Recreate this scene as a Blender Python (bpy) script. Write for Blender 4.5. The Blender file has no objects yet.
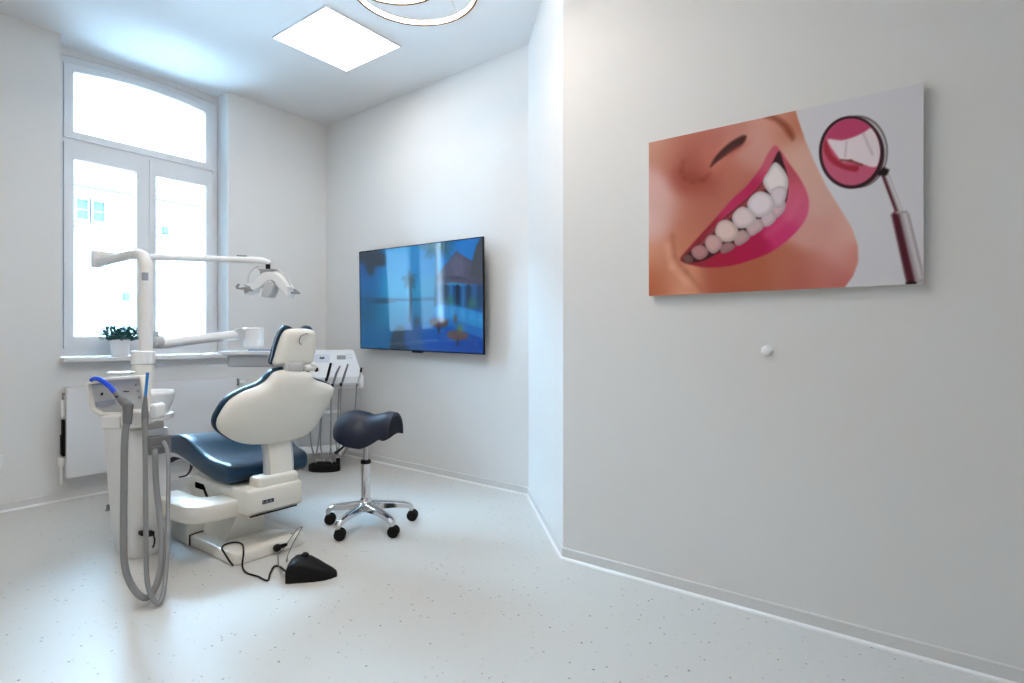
import bpy, bmesh, math, random
import numpy as np
from mathutils import Vector, Matrix
random.seed(7)
PI = math.pi
scene = bpy.context.scene
COL = scene.collection
V = Vector

# ------------------------------------------------------------------ helpers
def s2l(c):
    return tuple(((x/255)/12.92 if x/255 <= .04045 else ((x/255+.055)/1.055)**2.4) for x in c)

def material(name, rgb, rough=.5, metal=0., coat=0., noise=0., scale=40., bump=0., emit=None, estr=0., spec=.5):
    m = bpy.data.materials.new(name); m.use_nodes = True
    nt = m.node_tree; b = nt.nodes['Principled BSDF']
    col = (*rgb, 1)
    b.inputs['Base Color'].default_value = col
    b.inputs['Roughness'].default_value = rough
    b.inputs['Metallic'].default_value = metal
    b.inputs['Coat Weight'].default_value = coat
    b.inputs['Specular IOR Level'].default_value = spec
    if noise or bump:
        tc = nt.nodes.new('ShaderNodeTexCoord'); n = nt.nodes.new('ShaderNodeTexNoise')
        n.inputs['Scale'].default_value = scale; n.inputs['Detail'].default_value = 4
        nt.links.new(tc.outputs['Object'], n.inputs['Vector'])
        if noise:
            mx = nt.nodes.new('ShaderNodeMix'); mx.data_type = 'RGBA'
            mx.inputs['A'].default_value = tuple(max(0, c*(1-noise)) for c in rgb)+(1,)
            mx.inputs['B'].default_value = tuple(min(1, c*(1+noise)) for c in rgb)+(1,)
            nt.links.new(n.outputs['Fac'], mx.inputs['Factor']); nt.links.new(mx.outputs['Result'], b.inputs['Base Color'])
        if bump:
            bp = nt.nodes.new('ShaderNodeBump'); bp.inputs['Strength'].default_value = bump; bp.inputs['Distance'].default_value = .002
            nt.links.new(n.outputs['Fac'], bp.inputs['Height']); nt.links.new(bp.outputs['Normal'], b.inputs['Normal'])
    if emit:
        b.inputs['Emission Color'].default_value = (*emit, 1); b.inputs['Emission Strength'].default_value = estr
    return m

def vadd(a, b): return (a[0]+b[0], a[1]+b[1], a[2]+b[2])

class MB:
    """collects shapes given in world metres; build() links them as one mesh object"""
    def __init__(s): s.bm = bmesh.new()
    def box(s, x0, x1, y0, y1, z0, z1, bev=0., seg=3, M=None):
        r = bmesh.ops.create_cube(s.bm, size=1)
        vs = r['verts']
        for v in vs:
            v.co = V(((x0+x1)/2+v.co.x*(x1-x0), (y0+y1)/2+v.co.y*(y1-y0), (z0+z1)/2+v.co.z*(z1-z0)))
        if bev:
            es = list({e for v in vs for e in v.link_edges})
            g = bmesh.ops.bevel(s.bm, geom=es, offset=bev, segments=seg, profile=.5, affect='EDGES')
            vs = [v for v in g['verts']]
            # bevel returns only new verts; gather island
            seen = set(vs); st = list(vs)
            while st:
                v = st.pop()
                for e in v.link_edges:
                    o = e.other_vert(v)
                    if o not in seen: seen.add(o); st.append(o)
            vs = list(seen)
        if M:
            for v in vs: v.co = M @ v.co
        return s
    def rings(s, rings, closed=True, cap0=True, cap1=True):
        R = [[s.bm.verts.new(p) for p in r] for r in rings]
        n = len(R[0])
        for a, b in zip(R, R[1:]):
            for i in range(n if closed else n-1):
                j = (i+1) % n
                s.bm.faces.new((a[i], a[j], b[j], b[i]))
        if closed and cap0: s.bm.faces.new(R[0][::-1])
        if closed and cap1: s.bm.faces.new(R[-1])
        return s
    def lathe(s, prof, c, ax=(0, 0, 1), n=32, sx=1., sy=1.):
        ax = V(ax).normalized(); t = V((1, 0, 0)) if abs(ax.x) < .9 else V((0, 1, 0))
        u = (t-ax*t.dot(ax)).normalized(); w = ax.cross(u); c = V(c)
        rr = [[c+ax*h+u*(max(r, 1e-4)*sx*math.cos(2*PI*i/n))+w*(max(r, 1e-4)*sy*math.sin(2*PI*i/n)) for i in range(n)] for r, h in prof]
        return s.rings(rr)
    def cyl(s, p, q, r, r2=None, n=24, bev=0.):
        p, q = V(p), V(q); L = (q-p).length; r2 = r if r2 is None else r2
        prof = [(r, 0), (r2, L)]
        if bev: prof = [(r-bev, 0), (r, bev), (r2, L-bev), (r2-bev, L)]
        return s.lathe(prof, p, q-p, n)
    def sphere(s, c, r, n=20, m=10, sz=1.):
        return s.lathe([(r*math.sin(PI*k/m), -r*sz*math.cos(PI*k/m)) for k in range(m+1)], c, n=n)
    def tube(s, pts, r, n=12, sub=6, smooth=True, flat=1.):
        P = [V(p) for p in pts]
        rad = r if isinstance(r, (list, tuple)) else [r]*len(P)
        if smooth and len(P) > 2:
            Q, RR = [], []
            for i in range(len(P)-1):
                p0 = P[max(i-1, 0)]; p1 = P[i]; p2 = P[i+1]; p3 = P[min(i+2, len(P)-1)]
                for k in range(sub):
                    t = k/sub
                    Q.append(.5*((2*p1)+(p2-p0)*t+(2*p0-5*p1+4*p2-p3)*t*t+(3*p1-p0-3*p2+p3)*t**3)); RR.append(rad[i]*(1-t)+rad[i+1]*t)
            Q.append(P[-1]); RR.append(rad[-1]); P, rad = Q, RR
        T = [(P[min(i+1, len(P)-1)]-P[max(i-1, 0)]).normalized() for i in range(len(P))]
        up = V((0, 0, 1)) if abs(T[0].z) < .9 else V((1, 0, 0))
        u = (up-T[0]*up.dot(T[0])).normalized(); rr = []
        for p, t, q in zip(P, T, rad):
            u = (u-t*u.dot(t)).normalized(); w = t.cross(u)
            rr.append([p+u*(q*flat*math.cos(2*PI*k/n))+w*(q*math.sin(2*PI*k/n)) for k in range(n)])
        return s.rings(rr)
    def slab(s, outline, fn, prof, cap0=True, cap1=True):
        """outline: 2D polygon; fn(a,b,h) -> world; prof: [(inset,h)...] gives rounded / domed slabs"""
        return s.rings([[fn(a, b, h) for a, b in (inset(outline, i[0]) if isinstance(i, tuple) and len(i) == 1 else shrink(inset(outline, i[0]), i[1]) if isinstance(i, tuple) else inset(outline, i))] for i, h in prof], cap0=cap0, cap1=cap1)
    def mat(s, M):
        for v in s.bm.verts: v.co = M @ v.co
        return s
    def build(s, name, m, parent=None, smooth=35):
        bmesh.ops.recalc_face_normals(s.bm, faces=s.bm.faces)
        off = V((0, 0, 0)); p = parent
        while p is not None: off += p.location; p = p.parent
        for v in s.bm.verts: v.co -= off
        me = bpy.data.meshes.new(name); s.bm.to_mesh(me); s.bm.free()
        if smooth:
            me.polygons.foreach_set('use_smooth', [True]*len(me.polygons)); me.set_sharp_from_angle(angle=math.radians(smooth))
        me.materials.append(m)
        o = bpy.data.objects.new(name, me); COL.objects.link(o)
        if parent is not None: o.parent = parent
        return o

def inset(poly, d):
    n = len(poly); A = sum(poly[i][0]*poly[(i+1) % n][1]-poly[(i+1) % n][0]*poly[i][1] for i in range(n))
    sg = 1 if A > 0 else -1; out = []
    for i in range(n):
        p, q, r = V(poly[i-1]), V(poly[i]), V(poly[(i+1) % n])
        e1 = (q-p); e2 = (r-q)
        if e1.length < 1e-9 or e2.length < 1e-9: out.append(tuple(q)); continue
        n1 = V((-e1.y, e1.x)).normalized()*sg; n2 = V((-e2.y, e2.x)).normalized()*sg
        m = n1+n2; m = m/max(m.dot(m)/2, .7) if m.length > 1e-6 else n1
        out.append(tuple(q+m*d))
    return out

def shrink(poly, f):
    n = len(poly); cx = sum(p[0] for p in poly)/n; cy = sum(p[1] for p in poly)/n
    return [(cx+(p[0]-cx)*f, cy+(p[1]-cy)*f) for p in poly]

def spline(pts, sub=5):
    n = len(pts); out = []
    for i in range(n):
        p0, p1, p2, p3 = (V(pts[(i+k-1) % n]) for k in range(4))
        for k in range(sub):
            t = k/sub
            out.append(tuple(.5*((2*p1)+(p2-p0)*t+(2*p0-5*p1+4*p2-p3)*t*t+(3*p1-p0-3*p2+p3)*t**3)))
    return out

def rrect(x0, x1, y0, y1, r, n=6):
    out = []
    for cx, cy, a in ((x1-r, y1-r, 0), (x0+r, y1-r, 90), (x0+r, y0+r, 180), (x1-r, y0+r, 270)):
        for k in range(n+1):
            t = math.radians(a+90*k/n); out.append((cx+r*math.cos(t), cy+r*math.sin(t)))
    return out

def rnd(w, d):   # rounded-edge slab profile: half thickness style, width of rounding w, depth d
    return [(w, 0), (w*.3, w*.3), (0, w), (0, d-w), (w*.3, d-w*.3), (w, d)]

def tag(o, label=None, cat=None, group=None, kind=None):
    if label: o['label'] = label
    if cat: o['category'] = cat
    if group: o['group'] = group
    if kind: o['kind'] = kind
    return o

def thing(name, label, cat, loc, group=None):
    o = bpy.data.objects.new(name, None); o.empty_display_size = .1; COL.objects.link(o); o.location = loc
    return tag(o, label, cat, group)

def struct(o): o['kind'] = 'structure'; return o

# ------------------------------------------------------------------ materials
WALL = material('wall_paint', (.80, .797, .788), .75, noise=.012, scale=3, bump=.05)
CEIL = material('ceiling_paint', (.82, .82, .82), .8, noise=.01, scale=3)
SKIRT = material('vinyl_skirting', (.73, .73, .72), .5, noise=.01, scale=5)
BEAD = material('white_sealant', (.86, .86, .855), .4, noise=.01, scale=9)
FRAME = material('white_window_plastic', (.80, .81, .83), .35, noise=.01, scale=6)
CREAM = material('cream_plastic', (.82, .797, .735), .33, noise=.015, scale=8)
WHITE = material('white_plastic', (.85, .85, .845), .32, noise=.012, scale=8)
GREYW = material('light_grey_plastic', (.56, .575, .585), .4, noise=.02, scale=10)
MIDG = material('grey_plastic', (.30, .31, .32), .45, noise=.03, scale=20)
HOSE = material('grey_hose_rubber', (.25, .255, .26), .45, noise=.04, scale=60)
HANDLE = material('dark_grey_plastic', (.17, .175, .185), .45, noise=.04, scale=40)
BLACK = material('black_plastic', (.004, .004, .005), .5, noise=.1, scale=30, spec=.2)
RUBBER = material('black_rubber', (.006, .006, .006), .6, noise=.1, scale=30, spec=.2)
BLUE = material('blue_plastic_tip', (.006, .07, .72), .3, noise=.03, scale=30)
SKY = material('light_blue_plastic_tip', (.02, .22, .62), .3, noise=.03, scale=30)
UPH = material('navy_upholstery', (.0006, .026, .058), .34, noise=.08, scale=120, bump=.05, spec=.32)
SAD = material('slate_leatherette', (.010, .015, .034), .42, noise=.08, scale=120, bump=.05, spec=.35)
CHROME = material('polished_chrome', (.72, .72, .73), .12, 1., noise=.02, scale=20)
STEEL = material('brushed_steel', (.5, .51, .53), .28, 1., noise=.03, scale=80)
BRONZE = material('bronze_ring_metal', (.32, .17, .07), .32, .9, noise=.05, scale=30)
LEAF = material('dark_green_leaf', (.008, .085, .075), .5, noise=.5, scale=25)
POT = material('white_ceramic', (.84, .85, .86), .25, noise=.01, scale=10)
BADGE = material('dark_blue_badge', (.02, .025, .06), .4, noise=.1, scale=200)
BGREY = material('blue_grey_plastic', (.32, .36, .44), .4, noise=.03, scale=20)
LED = material('led_panel_diffuser', (.9, .9, .9), .5, noise=.001, scale=3, emit=(1, .968, .92), estr=3.0)
LED_FILL = material('added_fill_panel_diffuser', (.9, .9, .9), .5, noise=.001, scale=3, emit=(1, .96, .90), estr=5.0)  # stronger emission, only for the two fill panels added out of view
RLED = material('warm_led_strip', (.9, .85, .75), .5, noise=.001, scale=3, emit=(1, .88, .77), estr=21.)
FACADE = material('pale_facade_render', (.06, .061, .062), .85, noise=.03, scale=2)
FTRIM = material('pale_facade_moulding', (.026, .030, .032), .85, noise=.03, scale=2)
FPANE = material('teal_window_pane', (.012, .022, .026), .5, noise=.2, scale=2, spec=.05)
GROUND = material('courtyard_paving', (.5, .5, .5), .9, noise=.05, scale=2)

def glass(name):
    m = bpy.data.materials.new(name); m.use_nodes = True; nt = m.node_tree; nt.nodes.clear()
    o = nt.nodes.new('ShaderNodeOutputMaterial'); mx = nt.nodes.new('ShaderNodeMixShader'); t = nt.nodes.new('ShaderNodeBsdfTransparent')
    g = nt.nodes.new('ShaderNodeBsdfGlossy'); g.inputs['Roughness'].default_value = .02; f = nt.nodes.new('ShaderNodeFresnel'); f.inputs['IOR'].default_value = 1.45
    t.inputs['Color'].default_value = (.95, .98, 1, 1)
    nt.links.new(f.outputs[0], mx.inputs[0]); nt.links.new(t.outputs[0], mx.inputs[1]); nt.links.new(g.outputs[0], mx.inputs[2]); nt.links.new(mx.outputs[0], o.inputs[0])
    return m
GLASS = glass('window_glass')

def floor_material():
    m = material('speckled_vinyl_floor', (.70, .695, .675), .40, spec=.32); nt = m.node_tree; b = nt.nodes['Principled BSDF']
    tc = nt.nodes.new('ShaderNodeTexCoord')
    def speck(scale, thr, keep):
        v = nt.nodes.new('ShaderNodeTexVoronoi'); v.feature = 'F1'; v.inputs['Scale'].default_value = scale
        nt.links.new(tc.outputs['Object'], v.inputs['Vector'])
        lt = nt.nodes.new('ShaderNodeMath'); lt.operation = 'LESS_THAN'; lt.inputs[1].default_value = thr
        nt.links.new(v.outputs['Distance'], lt.inputs[0])
        sp = nt.nodes.new('ShaderNodeSeparateColor'); nt.links.new(v.outputs['Color'], sp.inputs[0])
        k = nt.nodes.new('ShaderNodeMath'); k.operation = 'LESS_THAN'; k.inputs[1].default_value = keep
        nt.links.new(sp.outputs[0], k.inputs[0])
        mu = nt.nodes.new('ShaderNodeMath'); mu.operation = 'MULTIPLY'
        nt.links.new(lt.outputs[0], mu.inputs[0]); nt.links.new(k.outputs[0], mu.inputs[1])
        return mu.outputs[0]
    n = nt.nodes.new('ShaderNodeTexNoise'); n.inputs['Scale'].default_value = 35; nt.links.new(tc.outputs['Object'], n.inputs['Vector'])
    def mix(fac, a, bcol):
        x = nt.nodes.new('ShaderNodeMix'); x.data_type = 'RGBA'
        nt.links.new(fac, x.inputs['Factor'])
        if isinstance(a, tuple): x.inputs['A'].default_value = a
        else: nt.links.new(a, x.inputs['A'])
        x.inputs['B'].default_value = bcol; return x.outputs['Result']
    c = mix(n.outputs['Fac'], (.63, .622, .594, 1), (.66, .652, .627, 1))
    c = mix(speck(26, .118, .45), c, (.34, .34, .32, 1))
    c = mix(speck(38, .145, .30), c, (.48, .47, .43, 1))
    c = mix(speck(17, .07, .42), c, (.16, .17, .16, 1))
    nt.links.new(c, b.inputs['Base Color'])
    return m
FLOOR = floor_material()

def print_material(name, rough, emit=0., spec=.5):
    m = material(name, (.5, .5, .5), rough, spec=spec); nt = m.node_tree; b = nt.nodes['Principled BSDF']
    a = nt.nodes.new('ShaderNodeAttribute'); a.attribute_name = 'print'
    if emit:
        b.inputs['Base Color'].default_value = (.01, .01, .012, 1)
        nt.links.new(a.outputs['Color'], b.inputs['Emission Color']); b.inputs['Emission Strength'].default_value = emit
    else: nt.links.new(a.outputs['Color'], b.inputs['Base Color'])
    return m

# ------------------------------------------------------------------ room shell
H = 3.03
XR, YC = 2.30, 1.42            # wall with the picture, its far corner
XT0, YT0, XT1 = 3.07, 2.167, 3.135   # wall with the television (slightly skewed)
YW = 4.52                      # window wall
NX0, NX1, YN = 1.147, 2.226, 4.70    # window recess
XL, YB = -1.6, -1.5
TH = .2
struct(MB().box(XL-TH, 3.5, YB-TH, 5.0, -.12, 0).build('floor', FLOOR))
struct(MB().box(XL-TH, 3.5, YB-TH, 5.0, H, H+.12).build('ceiling', CEIL))
def wall(name, poly, z0=0, z1=H):
    return struct(MB().slab(poly, lambda a, b, h: (a, b, h), [(0, z0), (0, z1)]).build(name, WALL, smooth=0))
wall('wall_right', [(XR, YB), (XR, YC), (XR+.35, YC+.02), (XR+.35, YB)])
wall('wall_corner', [(XR, YC), (XT0, YT0), (XT0+.2, YT0), (XR+.35, YC)])
wall('wall_television', [(XT0, YT0), (XT1, YW), (XT1+.25, YW), (XT0+.3, YT0)])
wall('wall_left', [(XL, YB), (XL-TH, YB), (XL-TH, YW), (XL, YW)])
wall('wall_rear', [(XL-TH, YB), (XR+.35, YB), (XR+.35, YB-TH), (XL-TH, YB-TH)])
SZ = .90
b = MB()
b.box(XL-TH, NX0, YW, 4.95, 0, H); b.box(NX1, XT1+.25, YW, 4.95, 0, H); b.box(NX0, NX1, YW, 4.95, 0, SZ)
arch = []
for k in range(25):
    x = NX0+(NX1-NX0)*k/24; t = (x-(NX0+NX1)/2)/((NX1-NX0)/2); arch.append((x, 2.965+.035*(1-t*t)))
b.slab([(NX0, H)]+arch+[(NX1, H)], lambda a, z, h: (a, h, z), [(0, YN-.005), (0, 4.95)])
struct(b.build('wall_window', WALL, smooth=0))
# skirting and sealant beads following the floor line
def offset_line(pts, d):
    out = []
    for i, p in enumerate(pts):
        p = V(p); ns = []
        if i > 0: e = (p-V(pts[i-1])).normalized(); ns.append(V((e.y, -e.x)))
        if i < len(pts)-1: e = (V(pts[i+1])-p).normalized(); ns.append(V((e.y, -e.x)))
        m = sum(ns, V((0, 0))); m = m*(2/ (m.dot(m)) if len(ns) == 2 else 1)*(1 if len(ns) == 1 else 1)
        out.append(p-m*d if len(ns) == 1 else p-m*d)
    return out
def skirting(side, pts):
    # pts run so that the room is on the left of travel
    a = [V(p) for p in pts]; i1 = offset_line(pts, .006); i2 = offset_line(pts, .010)
    b = MB(); prof = [(0, 0), (.006, 0), (.006, .052), (.003, .056), (0, .056)]
    rows = []
    for d, z in prof:
        o = offset_line(pts, d); rows.append([(p.x, p.y, z) for p in o])
    for r0, r1 in zip(rows, rows[1:]):
        v0 = [b.bm.verts.new(p) for p in r0]; v1 = [b.bm.verts.new(p) for p in r1]
        for k in range(len(v0)-1): b.bm.faces.new((v0[k], v0[k+1], v1[k+1], v1[k]))
    struct(b.build('baseboard_'+side, SKIRT, smooth=30))
    t = MB()
    for pr in ([(.005, 0), (.017, 0), (.015, .006), (.006, .012)],):
        rows = [[(p.x, p.y, z) for p in offset_line(pts, d)] for d, z in pr]
        vs = [[t.bm.verts.new(p) for p in r] for r in rows]
        for r0, r1 in zip(vs, vs[1:]):
            for k in range(len(r0)-1): t.bm.faces.new((r0[k], r0[k+1], r1[k+1], r1[k]))
    return t
tr = skirting('right', [(XR, YB), (XR, YC), (XT0, YT0), (XT1, YW)])
struct(tr.build('trim_1', BEAD))
tr = skirting('window', [(XT1, YW), (XL, YW)]); struct(tr.build('trim_2', BEAD))
tr = skirting('left', [(XL, YW), (XL, YB), (XR, YB)]); struct(tr.build('trim_3', BEAD))

# ------------------------------------------------------------------ window
w = bpy.data.objects.new('window_1', None); COL.objects.link(w); w.location = (1.69, 4.72, .93); struct(w)
w['label'] = 'white arched window with a fixed top light over two sashes'
def arc(x0, x1, ze, rise, n=24, rev=False):
    c = (x0+x1)/2; hw = (x1-x0)/2
    p = [(x0+(x1-x0)*k/n, ze+rise*(1-((x0+(x1-x0)*k/n-c)/hw)**2)) for k in range(n+1)]
    return p[::-1] if rev else p
def ringframe(b, outer, inner, y0, y1):
    n = len(outer)
    for ya, yb in ((y0, y1),):
        O0 = [b.bm.verts.new((x, ya, z)) for x, z in outer]; I0 = [b.bm.verts.new((x, ya, z)) for x, z in inner]
        O1 = [b.bm.verts.new((x, yb, z)) for x, z in outer]; I1 = [b.bm.verts.new((x, yb, z)) for x, z in inner]
        for i in range(n):
            j = (i+1) % n
            b.bm.faces.new((O0[i], O0[j], I0[j], I0[i])); b.bm.faces.new((O1[i], O1[j], I1[j], I1[i]))
            b.bm.faces.new((O0[i], O0[j], O1[j], O1[i])); b.bm.faces.new((I0[i], I0[j], I1[j], I1[i]))
def archpoly(x0, x1, z0, ze, rise): return [(x0, z0)]+arc(x0, x1, ze, rise)+[(x1, z0)]
def rectpoly(x0, x1, z0, z1): return [(x0, z0), (x0, z1), (x1, z1), (x1, z0)]
# outer frame
b = MB(); ringframe(b, archpoly(NX0+.002, NX1-.002, .93, 2.964, .034), archpoly(1.205, 2.188, .99, 2.925, .040), 4.70, 4.79)
b.box(1.205, 2.188, 4.705, 4.79, 2.385, 2.42)
b.build('window_frame', FRAME, w, 30)
# top light sash
s = MB(); ringframe(s, archpoly(1.207, 2.186, 2.418, 2.922, .038), archpoly(1.262, 2.130, 2.468, 2.874, .040), 4.692, 4.76)
s.build('top_light_sash', FRAME, w, 30)
MB().slab(archpoly(1.258, 2.134, 2.464, 2.876, .04), lambda a, z, h: (a, h, z), [(0, 4.735), (0, 4.741)]).build('pane', GLASS, w, 0)
for nm, x0, x1, g0, g1 in (('left', 1.207, 1.728, 1.262, 1.640), ('right', 1.732, 2.186, 1.768, 2.132)):
    s = MB(); ringframe(s, rectpoly(x0, x1, .984, 2.388), rectpoly(g0, g1, 1.065, 2.278), 4.688, 4.76)
    so = s.build('sash', FRAME, w, 30)
    MB().box(g0-.004, g1+.004, 4.735, 4.741, 1.061, 2.282).build('pane', GLASS, so, 0)
MB().box(1.722, 1.738, 4.680, 4.690, .995, 2.388, .003).build('sash_cover_strip', FRAME, w)
h = MB(); h.box(1.693, 1.713, 4.676, 4.690, 1.55, 1.62, .004); h.box(1.695, 1.711, 4.66, 4.677, 1.47, 1.59, .005); h.build('window_handle', FRAME, w)
b = MB(); b.slab(rrect(NX0-.005, NX1-.002, 4.44, 4.71, .012), lambda x, y, z: (x, y, z), [(.003, .90), (0, .903), (0, .924), (.003, .927)])
struct(b.build('windowsill', FRAME))

# ------------------------------------------------------------------ neighbour's facade and ground outside
nb = thing('neighbouring_building', 'pale rendered building seen through the window, cornice over paired panes', 'building', (4, 12, 0))
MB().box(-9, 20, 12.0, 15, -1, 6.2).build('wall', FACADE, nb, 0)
b = MB(); b.box(-9, 20, 11.88, 12.0, 3.70, 3.78, .02); b.build('cornice', FTRIM, nb)
b = MB(); b.box(-9, 20, 11.92, 12.0, 2.98, 3.04, .02); b.build('ledge', FTRIM, nb)
for x0, x1 in ((3.26, 3.42), (3.50, 3.67), (6.1, 6.27), (6.35, 6.52)):
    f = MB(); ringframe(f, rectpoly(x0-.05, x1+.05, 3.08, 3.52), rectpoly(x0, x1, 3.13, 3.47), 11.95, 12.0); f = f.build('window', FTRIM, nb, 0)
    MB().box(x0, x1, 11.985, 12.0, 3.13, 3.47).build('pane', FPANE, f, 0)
    MB().box(x0, x1, 11.975, 11.99, 3.29, 3.31).build('glazing_bar', FTRIM, f, 0)
for x, z in ((4.68, 3.13), (4.02, 1.80)):
    MB().box(x-.05, x+.05, 11.93, 12, z-.07, z+.07, .01).build('vent', FPANE, nb)
yd = MB().box(-12, 24, 5.2, 13, -1.1, -1).build('courtyard', GROUND, None, 0); struct(yd)

# ------------------------------------------------------------------ radiator
ra = thing('radiator', 'flat white panel radiator on the wall below the windowsill', 'radiator', (1.7, 4.45, .16))
b = MB().box(1.152, 2.245, 4.415, 4.47, .157, .732, .006); b.build('front_panel', GREYW if False else FRAME, ra)
MB().box(1.165, 2.235, 4.475, 4.515, .19, .70, .004).build('back_panel', FRAME, ra)
b = MB().box(1.165, 2.235, 4.425, 4.505, .733, .737)
b.build('top_grille', FRAME, ra)
t = MB(); t.lathe([(.012, 0), (.018, .01), (.018, .05), (.014, .058)], (1.135, 4.46, .235)); t.lathe([(.008, 0), (.008, .03)], (1.135, 4.46, .21)); t.build('thermostat_head', WHITE, ra)
t = MB(); t.box(1.128, 1.15, 4.44, 4.475, .55, .66, .006); t.build('side_cap', WHITE, ra)
t = MB(); t.box(1.134, 1.150, 4.438, 4.47, .30, .535, .004); t.box(1.128, 1.136, 4.44, 4.465, .31, .44, .003); o = t.build('side_pipe_cover', BLACK, ra); o['label'] = 'black side strip'
t = MB(); t.cyl((1.135, 4.46, .12), (1.135, 4.46, .24), .008); t.cyl((1.135, 4.46, .12), (1.135, 4.52, .12), .008); t.build('pipe', WHITE, ra)
t = MB(); t.cyl((1.148, 4.445, .70), (1.138, 4.445, .70), .007); t.cyl((1.138, 4.445, .66), (1.138, 4.445, .705), .004); t.build('bleed_valve', MIDG, ra)
t = MB(); t.cyl((2.246, 4.445, .70), (2.275, 4.445, .70), .012); t.box(2.262, 2.272, 4.43, 4.46, .675, .73, .003); t.build('end_valve', MIDG, ra)
t = MB(); t.cyl((2.275, 4.445, .695), (2.32, 4.445, .695), .016, bev=.004); t.cyl((2.30, 4.445, .695), (2.30, 4.52, .695), .008); t.build('valve_cap', WHITE, ra)

# ------------------------------------------------------------------ small wall items
sk = thing('wall_socket', 'white power socket low on the window wall beside the radiator', 'socket', (.83, 4.515, .29))
f = MB().slab(rrect(.785, .868, .243, .346, .008), lambda x, z, h: (x, 4.52-h, z), [(0, 0), (0, .008), (.003, .011)]).build('cover_plate', WHITE, sk)
MB().slab(rrect(.803, .850, .262, .327, .006), lambda x, z, h: (x, 4.52-h, z), [(0, .0105), (0, .014), (.002, .016)]).build('socket_insert', WHITE, sk)
cp = MB().lathe([(.0205, 0), (.0205, .006), (.018, .012), (.011, .0165), (.001, .018)], (XR, .506, 1.013), (-1, 0, 0), 28).build('door_stop', WHITE)
tag(cp, 'small round white stop fixed to the wall under the smile picture', 'door stop')

# ------------------------------------------------------------------ ceiling lamps
def led_panel(cx, cy, label, m=LED_FILL):
    pl = thing('ceiling_panel_light', label, 'ceiling light', (cx, cy, H), 'LED ceiling panels')
    outer = [(cx-.293, cy-.293), (cx+.293, cy-.293), (cx+.293, cy+.293), (cx-.293, cy+.293)]
    b = MB(); b.slab(outer, lambda x, y, h: (x, y, h), [(0, H-.001), (0, H-.012), (.008, H-.012), (.008, H-.006)], cap1=False); b.build('frame', FRAME, pl, 0)
    b = MB(); b.slab(inset(outer, .008), lambda x, y, h: (x, y, h), [(0, H-.004), (0, H-.0095)]); b.build('diffuser', m, pl, 0)
led_panel(2.278, 3.16, 'square white LED panel lit in the ceiling above the dental chair', LED)
led_panel(1.05, 1.75, 'unseen square LED panel added over the middle of the floor as fill light')  # added out of view to brighten the right wall and floor
led_panel(-.1, 1.75, 'unseen square LED panel added over the left part of the floor as fill light')  # second added panel, outside the view, more fill for wall and floor

rp = thing('pendant_lamp', 'ceiling pendant of two bronze rings with warm light strips', 'pendant lamp', (1.70, 1.86, H))
def lamp_ring(c, r, z, tilt=0):
    n = 96; hw, hh = .012, .0125; z = z-.0055
    def loop(secs, name, m, par):
        b = MB(); rr = [[(c[0]+(r+a)*math.cos(2*PI*i/n), c[1]+(r+a)*math.sin(2*PI*i/n), z+d) for a, d in secs] for i in range(n)]
        rr.append(rr[0]); b.rings(rr, cap0=False, cap1=False); bmesh.ops.remove_doubles(b.bm, verts=b.bm.verts, dist=1e-5)
        return b.build(name, m, par, 30)
    ring = loop([(-hw, hh), (0, hh), (0, -hh), (-hw, -hh), (-hw, -hh+.003), (-hw+.004, -hh+.004), (-hw+.004, hh-.004), (-hw, hh-.003)], 'ring', BRONZE, rp)
    loop([(-hw+.005, -hh+.0045), (-hw+.0005, -hh+.0045), (-hw-.0015, -hh+.008), (-hw-.0015, hh-.008), (-hw+.0005, hh-.0045), (-hw+.005, hh-.0045)], 'light_strip', RLED, ring)
    for k in range(3):
        t = 2*PI*k/3+2.1
        MB().cyl((c[0]+r*math.cos(t), c[1]+r*math.sin(t), z+hh), (1.70+.04*math.cos(t), 1.86+.04*math.sin(t), H-.03), .0012, n=8).build('cable', STEEL, rp)
R1 = ((1.762, 1.873), .2873, 2.648); R2 = ((1.572, 1.809), .2245, 2.603)
lamp_ring(*R1); lamp_ring(*R2)
MB().lathe([(.09, 0), (.09, -.025), (.085, -.03), (.001, -.03)], (1.70, 1.86, H)).build('ceiling_rose', BRONZE, rp)

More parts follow.
